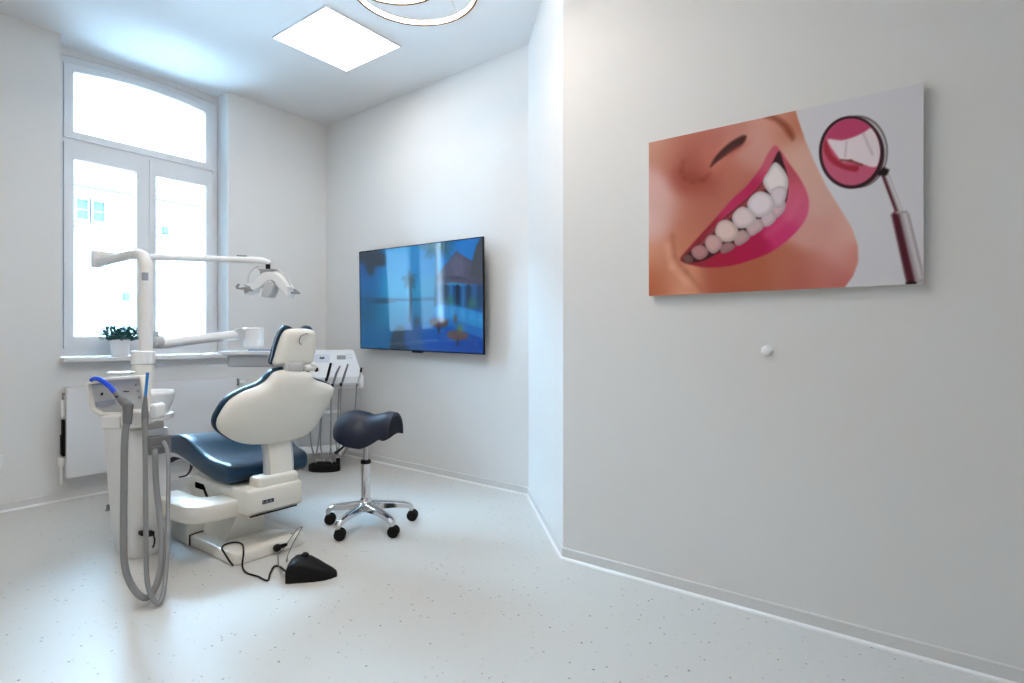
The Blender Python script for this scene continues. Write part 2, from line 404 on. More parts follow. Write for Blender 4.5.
# ------------------------------------------------------------------ flat artwork drawn as vertex colour grids
def poly_sd(P, X, Y):
    """signed distance (negative inside) from grid points to polygon P"""
    d = np.full(X.shape, 1e9); ins = np.zeros(X.shape, bool); n = len(P)
    for i in range(n):
        (x0, y0), (x1, y1) = P[i], P[(i+1) % n]
        ex, ey = x1-x0, y1-y0; wx, wy = X-x0, Y-y0
        t = np.clip((wx*ex+wy*ey)/(ex*ex+ey*ey+1e-12), 0, 1)
        d = np.minimum(d, (wx-ex*t)**2+(wy-ey*t)**2)
        c = (y0 > Y) != (y1 > Y)
        with np.errstate(divide='ignore', invalid='ignore'):
            ins ^= c & (X < (x1-x0)*(Y-y0)/(y1-y0+1e-12)+x0)
    d = np.sqrt(d); return np.where(ins, -d, d)
class Art:
    def __init__(s, X, Y, base): s.X, s.Y = X, Y; s.C = np.ones(X.shape+(3,))*np.array(base, float)
    def blend(s, m, col): s.C = s.C*(1-m[..., None])+np.array(col, float)*m[..., None] if np.ndim(col) == 1 else s.C*(1-m[..., None])+col*m[..., None]
    def poly(s, P, col, soft=1.5, alpha=1., sm=0):
        if sm: P = spline(P, sm)
        m = np.clip(.5-poly_sd(P, s.X, s.Y)/(2*soft), 0, 1)*alpha; s.blend(m, col); return m
    def blob(s, x, y, rx, ry, col, alpha=1., ang=0, hard=0):
        c, n = math.cos(math.radians(ang)), math.sin(math.radians(ang)); dx, dy = s.X-x, s.Y-y
        q = ((dx*c+dy*n)/rx)**2+((-dx*n+dy*c)/ry)**2
        m = np.exp(-q)*alpha if not hard else np.clip((1-np.sqrt(q))*min(rx, ry)/hard+.5, 0, 1)*alpha
        s.blend(m, col)
    def field(s, samples, sig):
        W = 0; A = 0
        for x, y, c in samples:
            g = np.exp(-((s.X-x)**2+(s.Y-y)**2)/(2*sig*sig))+1e-9; W = W+g; A = A+g[..., None]*np.array(c, float)
        return A/W[..., None]
    def line(s, pts, wd, col, soft=1., alpha=1.):
        for (x0, y0), (x1, y1) in zip(pts, pts[1:]):
            ex, ey = x1-x0, y1-y0; t = np.clip(((s.X-x0)*ex+(s.Y-y0)*ey)/(ex*ex+ey*ey+1e-9), 0, 1)
            d = np.hypot(s.X-x0-ex*t, s.Y-y0-ey*t); s.blend(np.clip(.5-(d-wd/2)/(2*soft), 0, 1)*alpha, col)
def art_mesh(name, fn, nu, nv, colors, m, parent):
    """grid of nu x nv points; fn(s,t)->world; colors: (nv,nu,3) sRGB 0..255"""
    off = V((0, 0, 0)); p = parent
    while p is not None: off += p.location; p = p.parent
    vs = [tuple(V(fn(i/(nu-1), j/(nv-1)))-off) for j in range(nv) for i in range(nu)]
    fs = [(j*nu+i, j*nu+i+1, (j+1)*nu+i+1, (j+1)*nu+i) for j in range(nv-1) for i in range(nu-1)]
    me = bpy.data.meshes.new(name); me.from_pydata(vs, [], fs)
    c = np.clip(colors/255., 0, 1); lin = np.where(c <= .04045, c/12.92, ((c+.055)/1.055)**2.4)
    a = me.color_attributes.new('print', 'FLOAT_COLOR', 'POINT')
    a.data.foreach_set('color', np.concatenate([lin.reshape(-1, 3), np.ones((nu*nv, 1))], 1).astype(np.float32).ravel())
    me.materials.append(m); o = bpy.data.objects.new(name, me); COL.objects.link(o); o.parent = parent
    return o
# --- picture on the right wall: smile and dental mirror (drawn in units where the print is 882 wide)
PY0, PY1, PZ0, PZ1 = .972, .0235, 1.241, 1.898
wp = thing('wall_picture', 'frameless wide picture of a smiling mouth and a dental mirror', 'picture', (2.275, .4975, 1.24))
MB().box(2.2715, 2.288, PY1, PY0, PZ0, PZ1, .0015, 2).build('board', WHITE, wp, 0)
MB().box(2.287, 2.2995, .15, .85, 1.45, 1.80).build('wall_spacer', GREYW, wp, 0)
def pic_xy(S, T):
    """print coordinates -> drawing coordinates (perspective unwarped so the drawing is square on)"""
    y = PY0+(PY1-PY0)*S; z = PZ0+(PZ1-PZ0)*T; x = 2.27
    Fx, Fy = .7997, .6004; d = x*Fx+y*Fy; l = x*Fy-y*Fx
    return ((512+560*l/d)-630)/.3515, ((336-560*(z-1.07)/d)-70)/.3515
NU, NV = 300, 212
S, T = np.meshgrid(np.linspace(0, 1, NU), np.linspace(0, 1, NV))
X, Y = pic_xy(S, T)
a = Art(X, Y, (224, 222, 228))
skin = a.field([(70,230,(205,150,128)),(62,330,(226,180,176)),(70,440,(232,195,192)),(105,400,(222,178,168)),(70,520,(222,152,124)),(70,600,(192,106,72)),(150,600,(228,158,128)),(115,560,(205,135,105)),
    (140,480,(200,125,96)),(120,250,(190,112,92)),(170,220,(188,104,84)),(230,200,(186,104,90)),(300,160,(198,126,112)),(165,300,(166,76,60)),(200,312,(160,72,56)),(230,290,(188,100,82)),(260,260,(196,112,92)),
    (330,230,(210,148,136)),(370,180,(216,156,144)),(430,130,(214,142,122)),(400,160,(222,160,144)),(450,170,(192,112,82)),(470,230,(226,178,162)),(300,320,(190,112,92)),(200,380,(188,110,90)),(150,420,(190,110,88)),
    (250,590,(182,96,70)),(350,590,(184,100,72)),(450,570,(192,112,86)),(520,450,(220,160,148)),(570,450,(218,156,142)),(600,520,(228,166,154)),(540,570,(206,130,116)),(540,380,(222,176,164)),(620,450,(232,184,174)),
    (640,540,(212,136,124)),(590,605,(202,112,106)),(490,600,(192,100,86)),(510,300,(224,176,160))], 32)
m = a.poly([(40,180),(468,100),(478,140),(498,198),(520,252),(558,330),(600,398),(632,450),(648,500),(649,545),(635,585),(608,622),(600,660),(40,660)], skin, 2.5)
a.blob(165, 255, 30, 60, (150, 66, 52), .35, 25); a.blob(185, 306, 45, 16, (146, 58, 44), .55, 12)
a.blob(262, 236, 14, 46, (226, 150, 128), .55, 28); a.blob(232, 255, 30, 40, (196, 108, 92), .4, 20); a.line([(150, 262), (146, 288), (156, 308), (178, 318), (208, 312), (226, 296)], 9, (136, 52, 40), 8, .5)
a.line([(120, 470), (125, 530), (160, 575), (205, 625)], 10, (176, 100, 74), 8, .6); a.line([(105, 500), (120, 560), (160, 605)], 16, (240, 175, 150), 10, .6)
a.poly([(228,276),(243,246),(278,211),(318,187),(331,190),(318,214),(278,240),(246,262)], (64, 20, 16), 4, 1, 4)
a.blob(300, 228, 36, 8, (190, 88, 78), .6, -32)
a.poly([(378,132),(405,128),(432,140),(455,160),(468,186),(462,200),(448,186),(436,168),(412,146)], (140, 66, 42), 7, .85, 4)
lipc = a.field([(200,470,(150,30,50)),(300,370,(196,44,92)),(340,335,(190,30,84)),(390,260,(208,92,118)),(410,230,(205,95,112)),(480,350,(216,98,124)),(490,400,(216,92,130)),(440,470,(210,54,112)),(350,520,(184,18,74)),(250,548,(176,22,62)),(470,280,(190,80,90)),(180,545,(150,40,50))], 30)
a.poly([(143,535),(165,508),(190,480),(240,425),(290,368),(335,326),(372,276),(393,236),(412,214),(428,228),(448,258),(480,303),(500,340),(509,375),(505,410),(488,442),(450,482),(400,518),(340,542),(280,558),(220,562),(180,556),(150,547)], lipc, 3, 1, 4)
a.line([(390, 470), (450, 420), (480, 370)], 14, (226, 116, 142), 12, .35)
a.poly([(150,537),(190,497),(230,457),(270,418),(320,376),(360,338),(388,300),(406,262),(424,230),(436,262),(448,300),(449,350),(436,396),(402,432),(352,462),(302,492),(252,520),(205,543),(165,547)], (52, 14, 24), 2.5, 1, 3)
a.poly([(195,495),(240,445),(300,395),(350,350),(385,310),(400,325),(340,380),(290,420),(240,462),(205,500)], (190, 84, 88), 6, .75, 3)
teeth = [([(378,318),(392,290),(412,262),(436,282),(450,312),(446,345),(424,366),(398,352)],(244,235,236)),
 ([(400,345),(425,330),(446,340),(441,372),(428,392),(408,384)],(230,216,224)),
 ([(333,380),(348,356),(372,345),(402,358),(413,382),(396,410),(366,420),(342,406)],(240,228,234)),
 ([(290,418),(305,396),(326,389),(350,405),(359,428),(338,447),(308,450),(296,438)],(236,216,218)),
 ([(242,458),(252,434),(274,426),(300,440),(309,468),(290,487),(262,488),(248,476)],(234,206,198)),
 ([(213,492),(224,472),(242,470),(259,480),(261,502),(242,521),(224,516)],(216,172,168)),
 ([(174,515),(187,501),(204,499),(220,510),(220,527),(200,540),(182,533)],(190,134,134)),
 ([(150,536),(161,525),(177,532),(178,546),(162,550)],(122,82,76)),
 ([(395,416),(410,388),(432,372),(443,378),(440,398),(420,420)],(226,190,202)),
 ([(372,424),(392,402),(408,402),(416,424),(396,444),(380,444)],(222,200,206)),
 ([(330,446),(350,430),(370,424),(381,446),(362,464),(342,472)],(214,184,188)),
 ([(294,480),(306,462),(324,455),(342,474),(326,492),(304,500)],(200,164,162)),
 ([(256,508),(268,494),(286,490),(300,503),(280,518),(262,522)],(168,122,124))]
for P, c in teeth[8:]+teeth[:8]:
    mx = sum(p[0] for p in P)/len(P); my = sum(p[1] for p in P)/len(P)
    a.poly(P, tuple(v*.84 for v in c), 2., 1, 4); a.poly([(mx+(x-mx)*.78-2, my+(y-my)*.78-2) for x, y in P], c, 6, .9, 4)
# mirror
a.poly([(738,292),(760,285),(770,330),(782,408),(762,412),(742,330)], (0, 0, 0), 1, 0)
a.line([(722, 288), (768, 408)], 22, (186, 178, 182), 2); a.line([(716, 290), (760, 408)], 9, (96, 48, 60), 2.5); a.line([(728, 290), (774, 406)], 5, (226, 222, 226), 2)
a.poly([(744,412),(752,402),(788,400),(796,412),(832,560),(838,606),(786,608)], (178, 168, 172), 2)
a.poly([(744,412),(752,404),(766,412),(812,606),(788,608)], (84, 28, 42), 5); a.poly([(784,606),(800,600),(815,604),(815,612),(786,612)], (20, 4, 8), 3)
a.line([(782, 412), (826, 590)], 10, (214, 208, 212), 4)
a.blob(650, 232, 84, 103, (118, 110, 114), 1, 0, 3); a.blob(647, 234, 82, 99, (214, 210, 214), 1, 0, 4); a.blob(641, 238, 84, 98, (96, 78, 84), 1, 0, 4)
a.poly([(702,292),(722,276),(738,284),(730,300),(706,300)], (34, 20, 24), 3); a.blob(629, 234, 92, 104, (58, 30, 38), 1, 0, 3); a.blob(629, 233, 83, 95, (206, 96, 126), 1, 0, 3)
MIR = [(629+82*math.cos(2*PI*k/40), 233+94*math.sin(2*PI*k/40)) for k in range(40)]
def inmir(P, c, soft=3):
    mm = np.clip(.5-poly_sd(spline(P, 3), a.X, a.Y)/(2*soft), 0, 1)*np.clip(.5-poly_sd(MIR, a.X, a.Y)/3, 0, 1); a.blend(mm, c)
inmir([(540,120),(720,120),(706,176),(662,182),(618,200),(562,192)], (198, 72, 112))
inmir([(556,196),(576,240),(612,268),(650,272),(640,290),(580,270),(552,232)], (176, 48, 66), 4)
inmir([(562,198),(600,200),(632,192),(664,178),(690,166),(712,220),(708,268),(690,276),(664,268),(640,262),(628,254),(606,260),(584,236)], (240, 226, 230))
a.line([(616, 204), (612, 246)], 4, (206, 184, 190), 3); a.line([(664, 182), (690, 240)], 5, (206, 186, 194), 4); a.line([(600, 256), (628, 258), (660, 270)], 5, (120, 60, 50), 3)
art_mesh('print', lambda s, t: (2.2710, PY0+(PY1-PY0)*s, PZ0+(PZ1-PZ0)*t), NU, NV, a.C, print_material('satin_print', .32, spec=.25), wp)

# --- television on the skewed wall, tipped slightly forward
tv = thing('television', 'wide black television on the wall, showing a blue beach resort', 'television', (3.0, 3.18, 1.36))
We = V((.0276, .9996, 0)); Wn = V((-.9996, .0276, 0)); tilt = .03; roll = math.radians(1.0)
up = (V((0, 0, 1))+Wn*tilt).normalized(); nrm = We.cross(up); nrm = nrm if nrm.dot(Wn) > 0 else -nrm
ctr = V((3.07, 2.167, 0))+We*1.0115+Wn*.10+V((0, 0, 1.361))
ax = (We*math.cos(roll)+up*math.sin(roll)); ay = (up*math.cos(roll)-We*math.sin(roll))   # ax runs away from the camera (left in view)
TW, THh = 1.398, .818
def tvp(a_, b_, h): return tuple(ctr+ax*a_+ay*b_+nrm*h)
b = MB(); b.slab(rrect(-TW/2, TW/2, -THh/2, THh/2, .004, 2), tvp, [(.002, -.014), (0, -.012), (0, -.002), (.002, 0), (.008, 0), (.008, -.003)], cap1=False); b.build('bezel', BLACK, tv)
b = MB(); b.slab(rrect(-.62, .66, -.38, -.05, .02), tvp, [(.004, -.062), (0, -.058), (0, -.013)]); b.build('back_housing', BLACK, tv)
b = MB(); b.slab(rrect(-.22, .22, -.18, .18, .01), lambda a_, b_, h: tuple(V((3.07, 2.167, 1.361))+We*(1.0115+a_)+V((0, 0, b_))+Wn*h), [(0, .0), (0, .034)]); b.build('wall_bracket', BLACK, tv)
b = MB(); b.slab(rrect(-.05, .05, -THh/2-.012, -THh/2+.002, .003, 2), tvp, [(0, -.03), (0, -.004)]); b.build('sensor_bar', BLACK, tv)
NU, NV = 260, 152
S, T = np.meshgrid(np.linspace(0, 1, NU), np.linspace(0, 1, NV))
def tvxy(S, T):
    A_ = TW/2-.008-(TW-.016)*S; B_ = -THh/2+.008+(THh-.016)*T
    x = ctr.x+ax.x*A_+ay.x*B_; y = ctr.y+ax.y*A_+ay.y*B_; z = ctr.z+ax.z*A_+ay.z*B_
    d = x*.7997+y*.6004; l = x*.6004-y*.7997
    return ((512+560*l/d)-340)/.2195, ((336-560*(z-1.07)/d)-220)/.2195
X, Y = tvxy(S, T)
a = Art(X, Y, (10, 100, 165))
a.C = a.field([(120,200,(10,82,150)),(120,320,(8,96,160)),(250,180,(20,140,205)),(250,320,(30,150,205)),(380,200,(25,130,200)),(420,330,(40,140,190)),(560,130,(5,115,200)),(480,120,(10,120,200)),
    (120,400,(6,80,120)),(120,540,(4,88,140)),(230,430,(20,120,165)),(230,540,(5,90,140)),(400,540,(10,78,165)),(500,590,(8,70,160)),(400,430,(40,120,170)),(600,580,(6,64,150)),(300,590,(30,70,130))], 45)
a.poly([(85,352),(300,358),(440,352),(440,366),(300,370),(85,362)], (10, 70, 110), 4, .8); a.poly([(110,372),(190,362),(260,372),(190,384)], (30, 60, 80), 4, .7)
a.poly([(84,140),(150,136),(200,150),(205,205),(160,215),(150,250),(125,245),(110,200),(84,190)], (40, 52, 66), 10, .9, 3)
for k in range(26):   # palm crown top and small palm
    t = 2*PI*k/26+.1; r = 70+22*math.sin(5*k); a.line([(445, 118), (445+r*math.cos(t), 118+.55*r*math.sin(t)+14)], 9, (50, 82, 84), 4, .55)
    a.line([(318, 268), (318+.42*r*math.cos(t), 268+.5*r*math.sin(t)+6)], 6, (24, 70, 86), 3, .6)
a.line([(438, 120), (440, 230), (432, 400)], 9, (40, 66, 84), 3); a.line([(318, 268), (322, 360), (316, 460)], 12, (36, 58, 78), 4)
a.poly([(432,300),(448,240),(490,190),(520,150),(530,140),(542,150),(600,185),(640,230),(648,300),(560,290),(500,285)], (74, 78, 104), 3); a.poly([(640,78),(652,78),(652,290),(588,255),(600,190),(618,120)], (62, 70, 84), 4)
a.poly([(500,190),(530,160),(570,200),(560,260),(520,265)], (100, 100, 130), 10, .5); a.line([(440, 262), (540, 262), (640, 290)], 10, (52, 56, 76), 5, .8)
a.poly([(440,296),(650,300),(650,410),(440,395)], (14, 66, 118), 4)
for x, c in ((460,(8,40,70)),(480,(6,34,60)),(505,(20,110,170)),(535,(8,30,56)),(560,(18,100,165)),(585,(10,40,72)),(610,(20,90,150)),(635,(14,52,90))): a.line([(x, 300), (x, 385)], 15, c, 3, .9)
for x, y in ((500, 372), (600, 380)): a.blob(x, y, 22, 28, (46, 104, 96), .9)
a.poly([(432,395),(470,385),(560,398),(650,425),(650,500),(560,470),(430,425)], (24, 118, 186), 3)
for x, y in ((455, 405), (510, 415), (555, 425), (600, 440), (640, 455)): a.blob(x, y, 26, 28, (40, 146, 214), .8); a.line([(x+24, y-25), (x+24, y+30)], 4, (10, 80, 150), 3, .7)
a.poly([(420,430),(560,468),(652,505),(652,540),(540,500),(420,455)], (14, 100, 178), 4)
for x, y, r in ((450, 462, 44), (535, 520, 50)): a.poly([(x-r,y-10),(x,y-18),(x+r,y-4),(x+r-8,y+22),(x-4,y+32),(x-r+6,y+14)], (84, 70, 76), 3); a.line([(x, y+20), (x, y+50)], 9, (50, 46, 60), 3)
a.blob(545, 495, 12, 18, (90, 120, 50), .9); a.blob(525, 450, 8, 22, (100, 70, 60), .9)
a.poly([(225,580),(240,510),(270,480),(295,500),(290,560),(310,595),(225,588)], (40, 58, 74), 6, .9, 3); a.poly([(300,470),(360,480),(385,595),(310,598)], (50, 88, 140), 8, .8); a.blob(350, 462, 18, 20, (56, 70, 84), .9)
art_mesh('screen', lambda s, t: tvp(TW/2-.008-(TW-.016)*s, -THh/2+.008+(THh-.016)*t, -.002), NU, NV, a.C, print_material('glossy_screen', .06, emit=.25, spec=.4), tv)


# ------------------------------------------------------------------ plant on the sill
pt = thing('potted_plant', 'small dark green bushy plant in a white pot on the windowsill', 'plant', (1.482, 4.50, .927))
b = MB().lathe([(.046, 0), (.050, .003), (.063, .112), (.066, .114), (.066, .118), (.061, .118), (.058, .10), (.001, .10)], (1.482, 4.53, .927), n=36); b.build('pot', POT, pt)
MB().lathe([(.0585, 0), (.05, .004), (.001, .006)], (1.482, 4.53, 1.022)).build('soil', BLACK, pt)
b = MB(); rs = random.Random(3)
for k in range(420):
    t = rs.uniform(0, 2*PI); el = rs.uniform(.15, 1.4); R = rs.uniform(.04, .118)*(1 if el < 1.1 else .9)
    base = V((1.482+.015*math.cos(t), 4.53+.015*math.sin(t), 1.03)); d = V((math.cos(t)*math.cos(el), math.sin(t)*math.cos(el), math.sin(el)*1.05))
    c = base+d*R; L = rs.uniform(.012, .022); Wd = L*.42
    dd = (d+V((rs.uniform(-.7, .7), rs.uniform(-.7, .7), rs.uniform(-.2, .6)))).normalized(); sd = dd.cross(V((rs.uniform(-1, 1), rs.uniform(-1, 1), 1))).normalized(); nn = dd.cross(sd)
    v = [b.bm.verts.new(p) for p in (c-dd*L, c-dd*L*.2+sd*Wd+nn*.002, c+dd*L, c-dd*L*.2-sd*Wd+nn*.002, c+nn*.004)]
    for q in range(4): b.bm.faces.new((v[q], v[(q+1) % 4], v[4]))
b.build('foliage', LEAF, pt, 0)
b = MB()
for k in range(36):
    t = 2*PI*k/36*5.1; el = .3+1.1*((k*7) % 36)/36
    b.tube([(1.482+.02*math.cos(t), 4.53+.02*math.sin(t), 1.022), (1.482+.05*math.cos(t)*math.cos(el), 4.53+.05*math.sin(t)*math.cos(el), 1.025+.05*math.sin(el)), (1.482+.105*math.cos(t)*math.cos(el), 4.53+.105*math.sin(t)*math.cos(el), 1.03+.088*math.sin(el))], .0012, n=5, sub=3)
b.build('stems', LEAF, pt)

# ------------------------------------------------------------------ dental chair (long axis along +Y, head end towards the camera)
ch = thing('dental_chair', 'cream dental chair with navy blue upholstery, upright backrest turned to the viewer', 'dental chair', (1.58, 2.9, 0))
b = MB(); b.slab(rrect(1.30, 1.68, 2.58, 3.62, .045), lambda x, y, h: (x, y, h), [(.006, 0), (0, .006), (0, .040), (.006, .050), (.018, .055)]); bp_ = b.build('base_plate', CREAM, ch)
b = MB(); b.sphere((1.50, 2.562, .034), .020, sz=.9); b.cyl((1.51, 2.56, .036), (1.548, 2.553, .040), .011, .008, bev=.003); o = b.build('release_button', BLACK, bp_); o['label'] = 'black release button'
MB().lathe([(.007, 0), (.006, .003), (.001, .004)], (1.62, 2.63, .055)).build('screw_cap', MIDG, bp_)
b = MB(); b.box(1.285, 1.42, 3.03, 3.52, .0, .165, .012); jb = b.build('junction_box', CREAM, ch)
b = MB(); b.tube([(1.296, 3.026, .004), (1.296, 3.026, .054), (1.33, 3.026, .058), (1.41, 3.026, .058), (1.424, 3.03, .062), (1.424, 3.03, .15)], .0035, n=6, smooth=False); b.build('seam', BLACK, jb)
b = MB(); b.rings([rect for rect in ([(1.36, 2.80, .05), (1.56, 2.80, .05), (1.60, 3.45, .05), (1.36, 3.45, .05)], [(1.40, 2.76, .17), (1.55, 2.76, .17), (1.58, 3.40, .19), (1.40, 3.40, .19)], [(1.41, 2.74, .24), (1.56, 2.74, .24), (1.58, 3.30, .26), (1.41, 3.30, .26)])]); b.build('lift_column', CREAM, ch)
b = MB(); b.box(1.37, 1.665, 2.60, 3.20, .205, .33, .018); lb = b.build('lift_block', CREAM, ch)
b = MB(); b.box(1.385, 1.63, 2.596, 2.606, .203, .209, .001); o = b.build('slot', BLACK, lb)
b = MB(); b.slab(rrect(-.030, .030, -.0095, .0095, .003, 3), lambda a_, b_, h: (1.475+a_, 2.6-h, .262+b_), [(0, -.002), (0, .001), (.001, .002)]); bd = b.build('badge', BADGE, lb)
b = MB()
for k, x in enumerate((-.022, -.012, -.002, .008, .018)):
    b.box(1.475+x-.003, 1.475+x+.003, 2.5975, 2.5985, .262-.005, .262-.0035); b.box(1.475+x-.003+(.004 if k % 2 else 0), 1.475+x-.001+(.004 if k % 2 else 0), 2.5975, 2.5985, .257, .267)
b.build('badge_mark', GREYW, bd, 0)
# boom from the lift block round to the treatment unit
P = [(1.40, 2.685), (1.28, 2.688), (1.205, 2.705), (1.165, 2.755), (1.148, 2.83), (1.15, 3.12), (1.285, 3.12), (1.285, 2.93), (1.295, 2.875), (1.33, 2.85), (1.40, 2.845)]
b = MB(); b.slab(P, lambda x, y, h: (x, y, h), [(.02, .195), (.006, .199), (0, .21), (0, .262), (.006, .274), (.02, .280)]); b.build('boom', CREAM, ch)
b = MB(); b.slab(rrect(-.05, .05, 0, .01, .003, 2), lambda a_, b_, h: (1.31, 2.95+a_, .30+h+b_), [(0, 0), (0, .02)]); b.tube([(1.32, 2.93, .31), (1.315, 2.90, .29), (1.325, 2.88, .24), (1.33, 2.89, .20)], .006, n=8); b.build('drain_cable', BLACK, ch)
# seat shell and cushion: side profiles (y, z) swept across x
def sweep(prof, secs): return MB().slab(prof, lambda y, z, h: (h, y, z), secs)
shell = [(2.70, .315), (2.72, .275), (2.80, .255), (2.90, .258), (3.00, .283), (3.11, .335), (3.25, .372), (3.42, .385), (3.75, .352), (3.97, .328), (3.97, .365), (3.75, .39), (3.42, .425), (3.25, .41), (3.11, .38), (3.00, .345), (2.90, .325), (2.80, .325)]
b = sweep(spline(shell, 3), [(.006, 1.385), (.002, 1.389), (0, 1.40), (0, 1.69), (.002, 1.701), (.006, 1.705)]); b.build('seat_shell', CREAM, ch)
cush = [(2.725, .375), (2.725, .405), (2.75, .432), (2.80, .440), (2.90, .441), (2.99, .452), (3.08, .478), (3.17, .512), (3.26, .530), (3.36, .526), (3.50, .503), (3.75, .455), (3.98, .412), (4.03, .395), (4.03, .362), (3.98, .350), (3.75, .372), (3.42, .412), (3.25, .398), (3.11, .366), (3.00, .346), (2.90, .334), (2.80, .334), (2.75, .346)]
cp2 = spline(cush, 4)
b = MB()
def seat_pt(y, z, h):
    top = max(0., min(1., (z-.36)/.08)); u = (h-1.61)/.24
    ta = max(0., min(1., (3.0-y)/.27)); h = h-(.085*ta if h > 1.6 else 0)*(h-1.6)/.26
    return (h, y, z-(.014*(1-u*u))*top)      # shallow dish across the seat
b.slab(cp2, seat_pt, [(.024, 1.353), (.014, 1.356), (.006, 1.363), (.002, 1.372), (0, 1.385), (0, 1.45), (0, 1.53), (0, 1.61), (0, 1.69), (0, 1.77), (0, 1.835), (.002, 1.848), (.006, 1.857), (.014, 1.864), (.024, 1.867)])
b.build('seat_cushion', UPH, ch, 60)
b = MB(); b.box(1.435, 1.652, 2.615, 2.715, .306, .378, .018); b.build('backrest_mount', CREAM, ch)
# curved strip carrying the backrest
def strip(x0, x1, off, thick):
    pts = [(2.636+off, .365), (2.637+off, .42), (2.641+off, .46), (2.650+off, .51), (2.662+off, .56)]
    out = pts+[(y+thick, z) for y, z in pts[::-1]]
    return sweep(out, [(.003, x0), (0, x0+.003), (0, x1-.003), (.003, x1)])
strip(1.508, 1.628, 0, .02).build('backrest_strip', CREAM, ch, 50); strip(1.493, 1.643, .010, .035).build('strip_edge', GREYW, ch, 50)
# backrest
def bplane(x, z, h): return (x, 2.68-.2*(z-.45)+h*.98, z+h*.196)
bo = [(1.563,.897),(1.515,.89),(1.493,.873),(1.468,.845),(1.429,.824),(1.362,.802),(1.299,.765),(1.264,.711),(1.251,.669),(1.262,.632),(1.308,.589),(1.361,.56),(1.424,.540),(1.497,.531),(1.592,.529),(1.682,.536),(1.745,.563),(1.790,.62),(1.832,.69),(1.853,.755),(1.856,.787),(1.827,.808),(1.756,.832),(1.723,.851),(1.705,.877),(1.646,.890)]
bo = spline(bo, 3)
b = MB(); b.slab(bo, bplane, [(.004, .022), (0, .018), (0, .0), (.005, -.012), ((.008, .96), -.021), ((.008, .86), -.030), ((.008, .66), -.037), ((.008, .4), -.040), ((.008, .12), -.041)])
b.build('backrest_shell', CREAM, ch, 60)
b = MB(); b.slab(bo, bplane, [(.008, .012), (-.003, .018), (-.007, .028), (-.007, .050), (-.002, .064), ((.008, .97), .076), ((.008, .85), .082), ((.008, .6), .076), ((.008, .2), .070)]); bc = b.build('backrest_cushion', UPH, ch, 60)
# crease line of the curved lumbar side
b = MB(); b.box(1.560, 1.660, 2.585, 2.615, .885, .935, .006); b.box(1.575, 1.645, 2.578, 2.59, .893, .93, .004); b.build('headrest_bracket', GREYW, ch)
b = MB(); b.cyl((1.675, 2.60, .905), (1.735, 2.60, .905), .017, bev=.004); b.sphere((1.715, 2.585, .922), .014); o = b.build('headrest_lever', WHITE, ch)
b = MB(); b.cyl((1.735, 2.60, .893), (1.75, 2.60, .893), .012, bev=.003); b.build('headrest_pin', BLACK, ch)
def hplane(x, z, h): return (x, 2.62-.1*(z-.95)+h*.995, z+h*.1)
ho = spline([(1.524,.927),(1.531,.965),(1.539,1.0),(1.550,1.040),(1.563,1.075),(1.578,1.094),(1.60,1.104),(1.65,1.107),(1.70,1.106),(1.728,1.097),(1.741,1.076),(1.744,1.03),(1.742,.975),(1.738,.934),(1.724,.925),(1.65,.922),(1.56,.921)], 3)
b = MB(); b.slab(ho, hplane, [(.003, .03), (0, .026), (0, .0), (.004, -.010), ((.006, .94), -.017), ((.006, .80), -.021), ((.006, .5), -.0225), ((.006, .15), -.023)]); hs = b.build('headrest_shell', CREAM, ch, 60)
b = MB(); b.tube([(1.681, 2.580, 1.082), (1.662, 2.580, 1.080), (1.643, 2.581, 1.070), (1.633, 2.583, 1.050), (1.638, 2.585, 1.034), (1.648, 2.586, 1.027)], .0028, n=8); b.build('knob_groove', MIDG, hs)
hc = spline([(1.520,.93),(1.528,.98),(1.538,1.03),(1.553,1.075),(1.572,1.108),(1.592,1.120),(1.612,1.115),(1.63,1.106),(1.66,1.104),(1.685,1.108),(1.705,1.118),(1.728,1.116),(1.745,1.095),(1.752,1.05),(1.75,.98),(1.74,.93),(1.65,.92),(1.56,.92)], 3)
b = MB(); b.slab(hc, hplane, [(.006, .024), (-.001, .029), (-.002, .040), (-.002, .052), (.002, .062), ((.006, .93), .068), ((.006, .6), .060), ((.006, .2), .056)]); hcu = b.build('headrest_cushion', UPH, ch, 60)
b = MB(); L = [hplane(x-.0025, z, .036) for x, z in ((1.520,.935),(1.528,.98),(1.538,1.03),(1.553,1.075),(1.570,1.108))]; b.tube(L, .0032, n=8); b.build('piping', BGREY, hcu)
b = MB()
for k in range(3): b.tube([(1.40, 3.52, .36-.01*k), (1.44, 3.50, .375-.008*k), (1.475, 3.47, .355-.004*k), (1.487+.004*k, 3.46, .31), (1.472, 3.47, .262), (1.44, 3.50, .25)], .005, n=8)
o = b.build('cable_bundle', material('blue_black_cable', (.02, .025, .06), .4, noise=.1), ch)

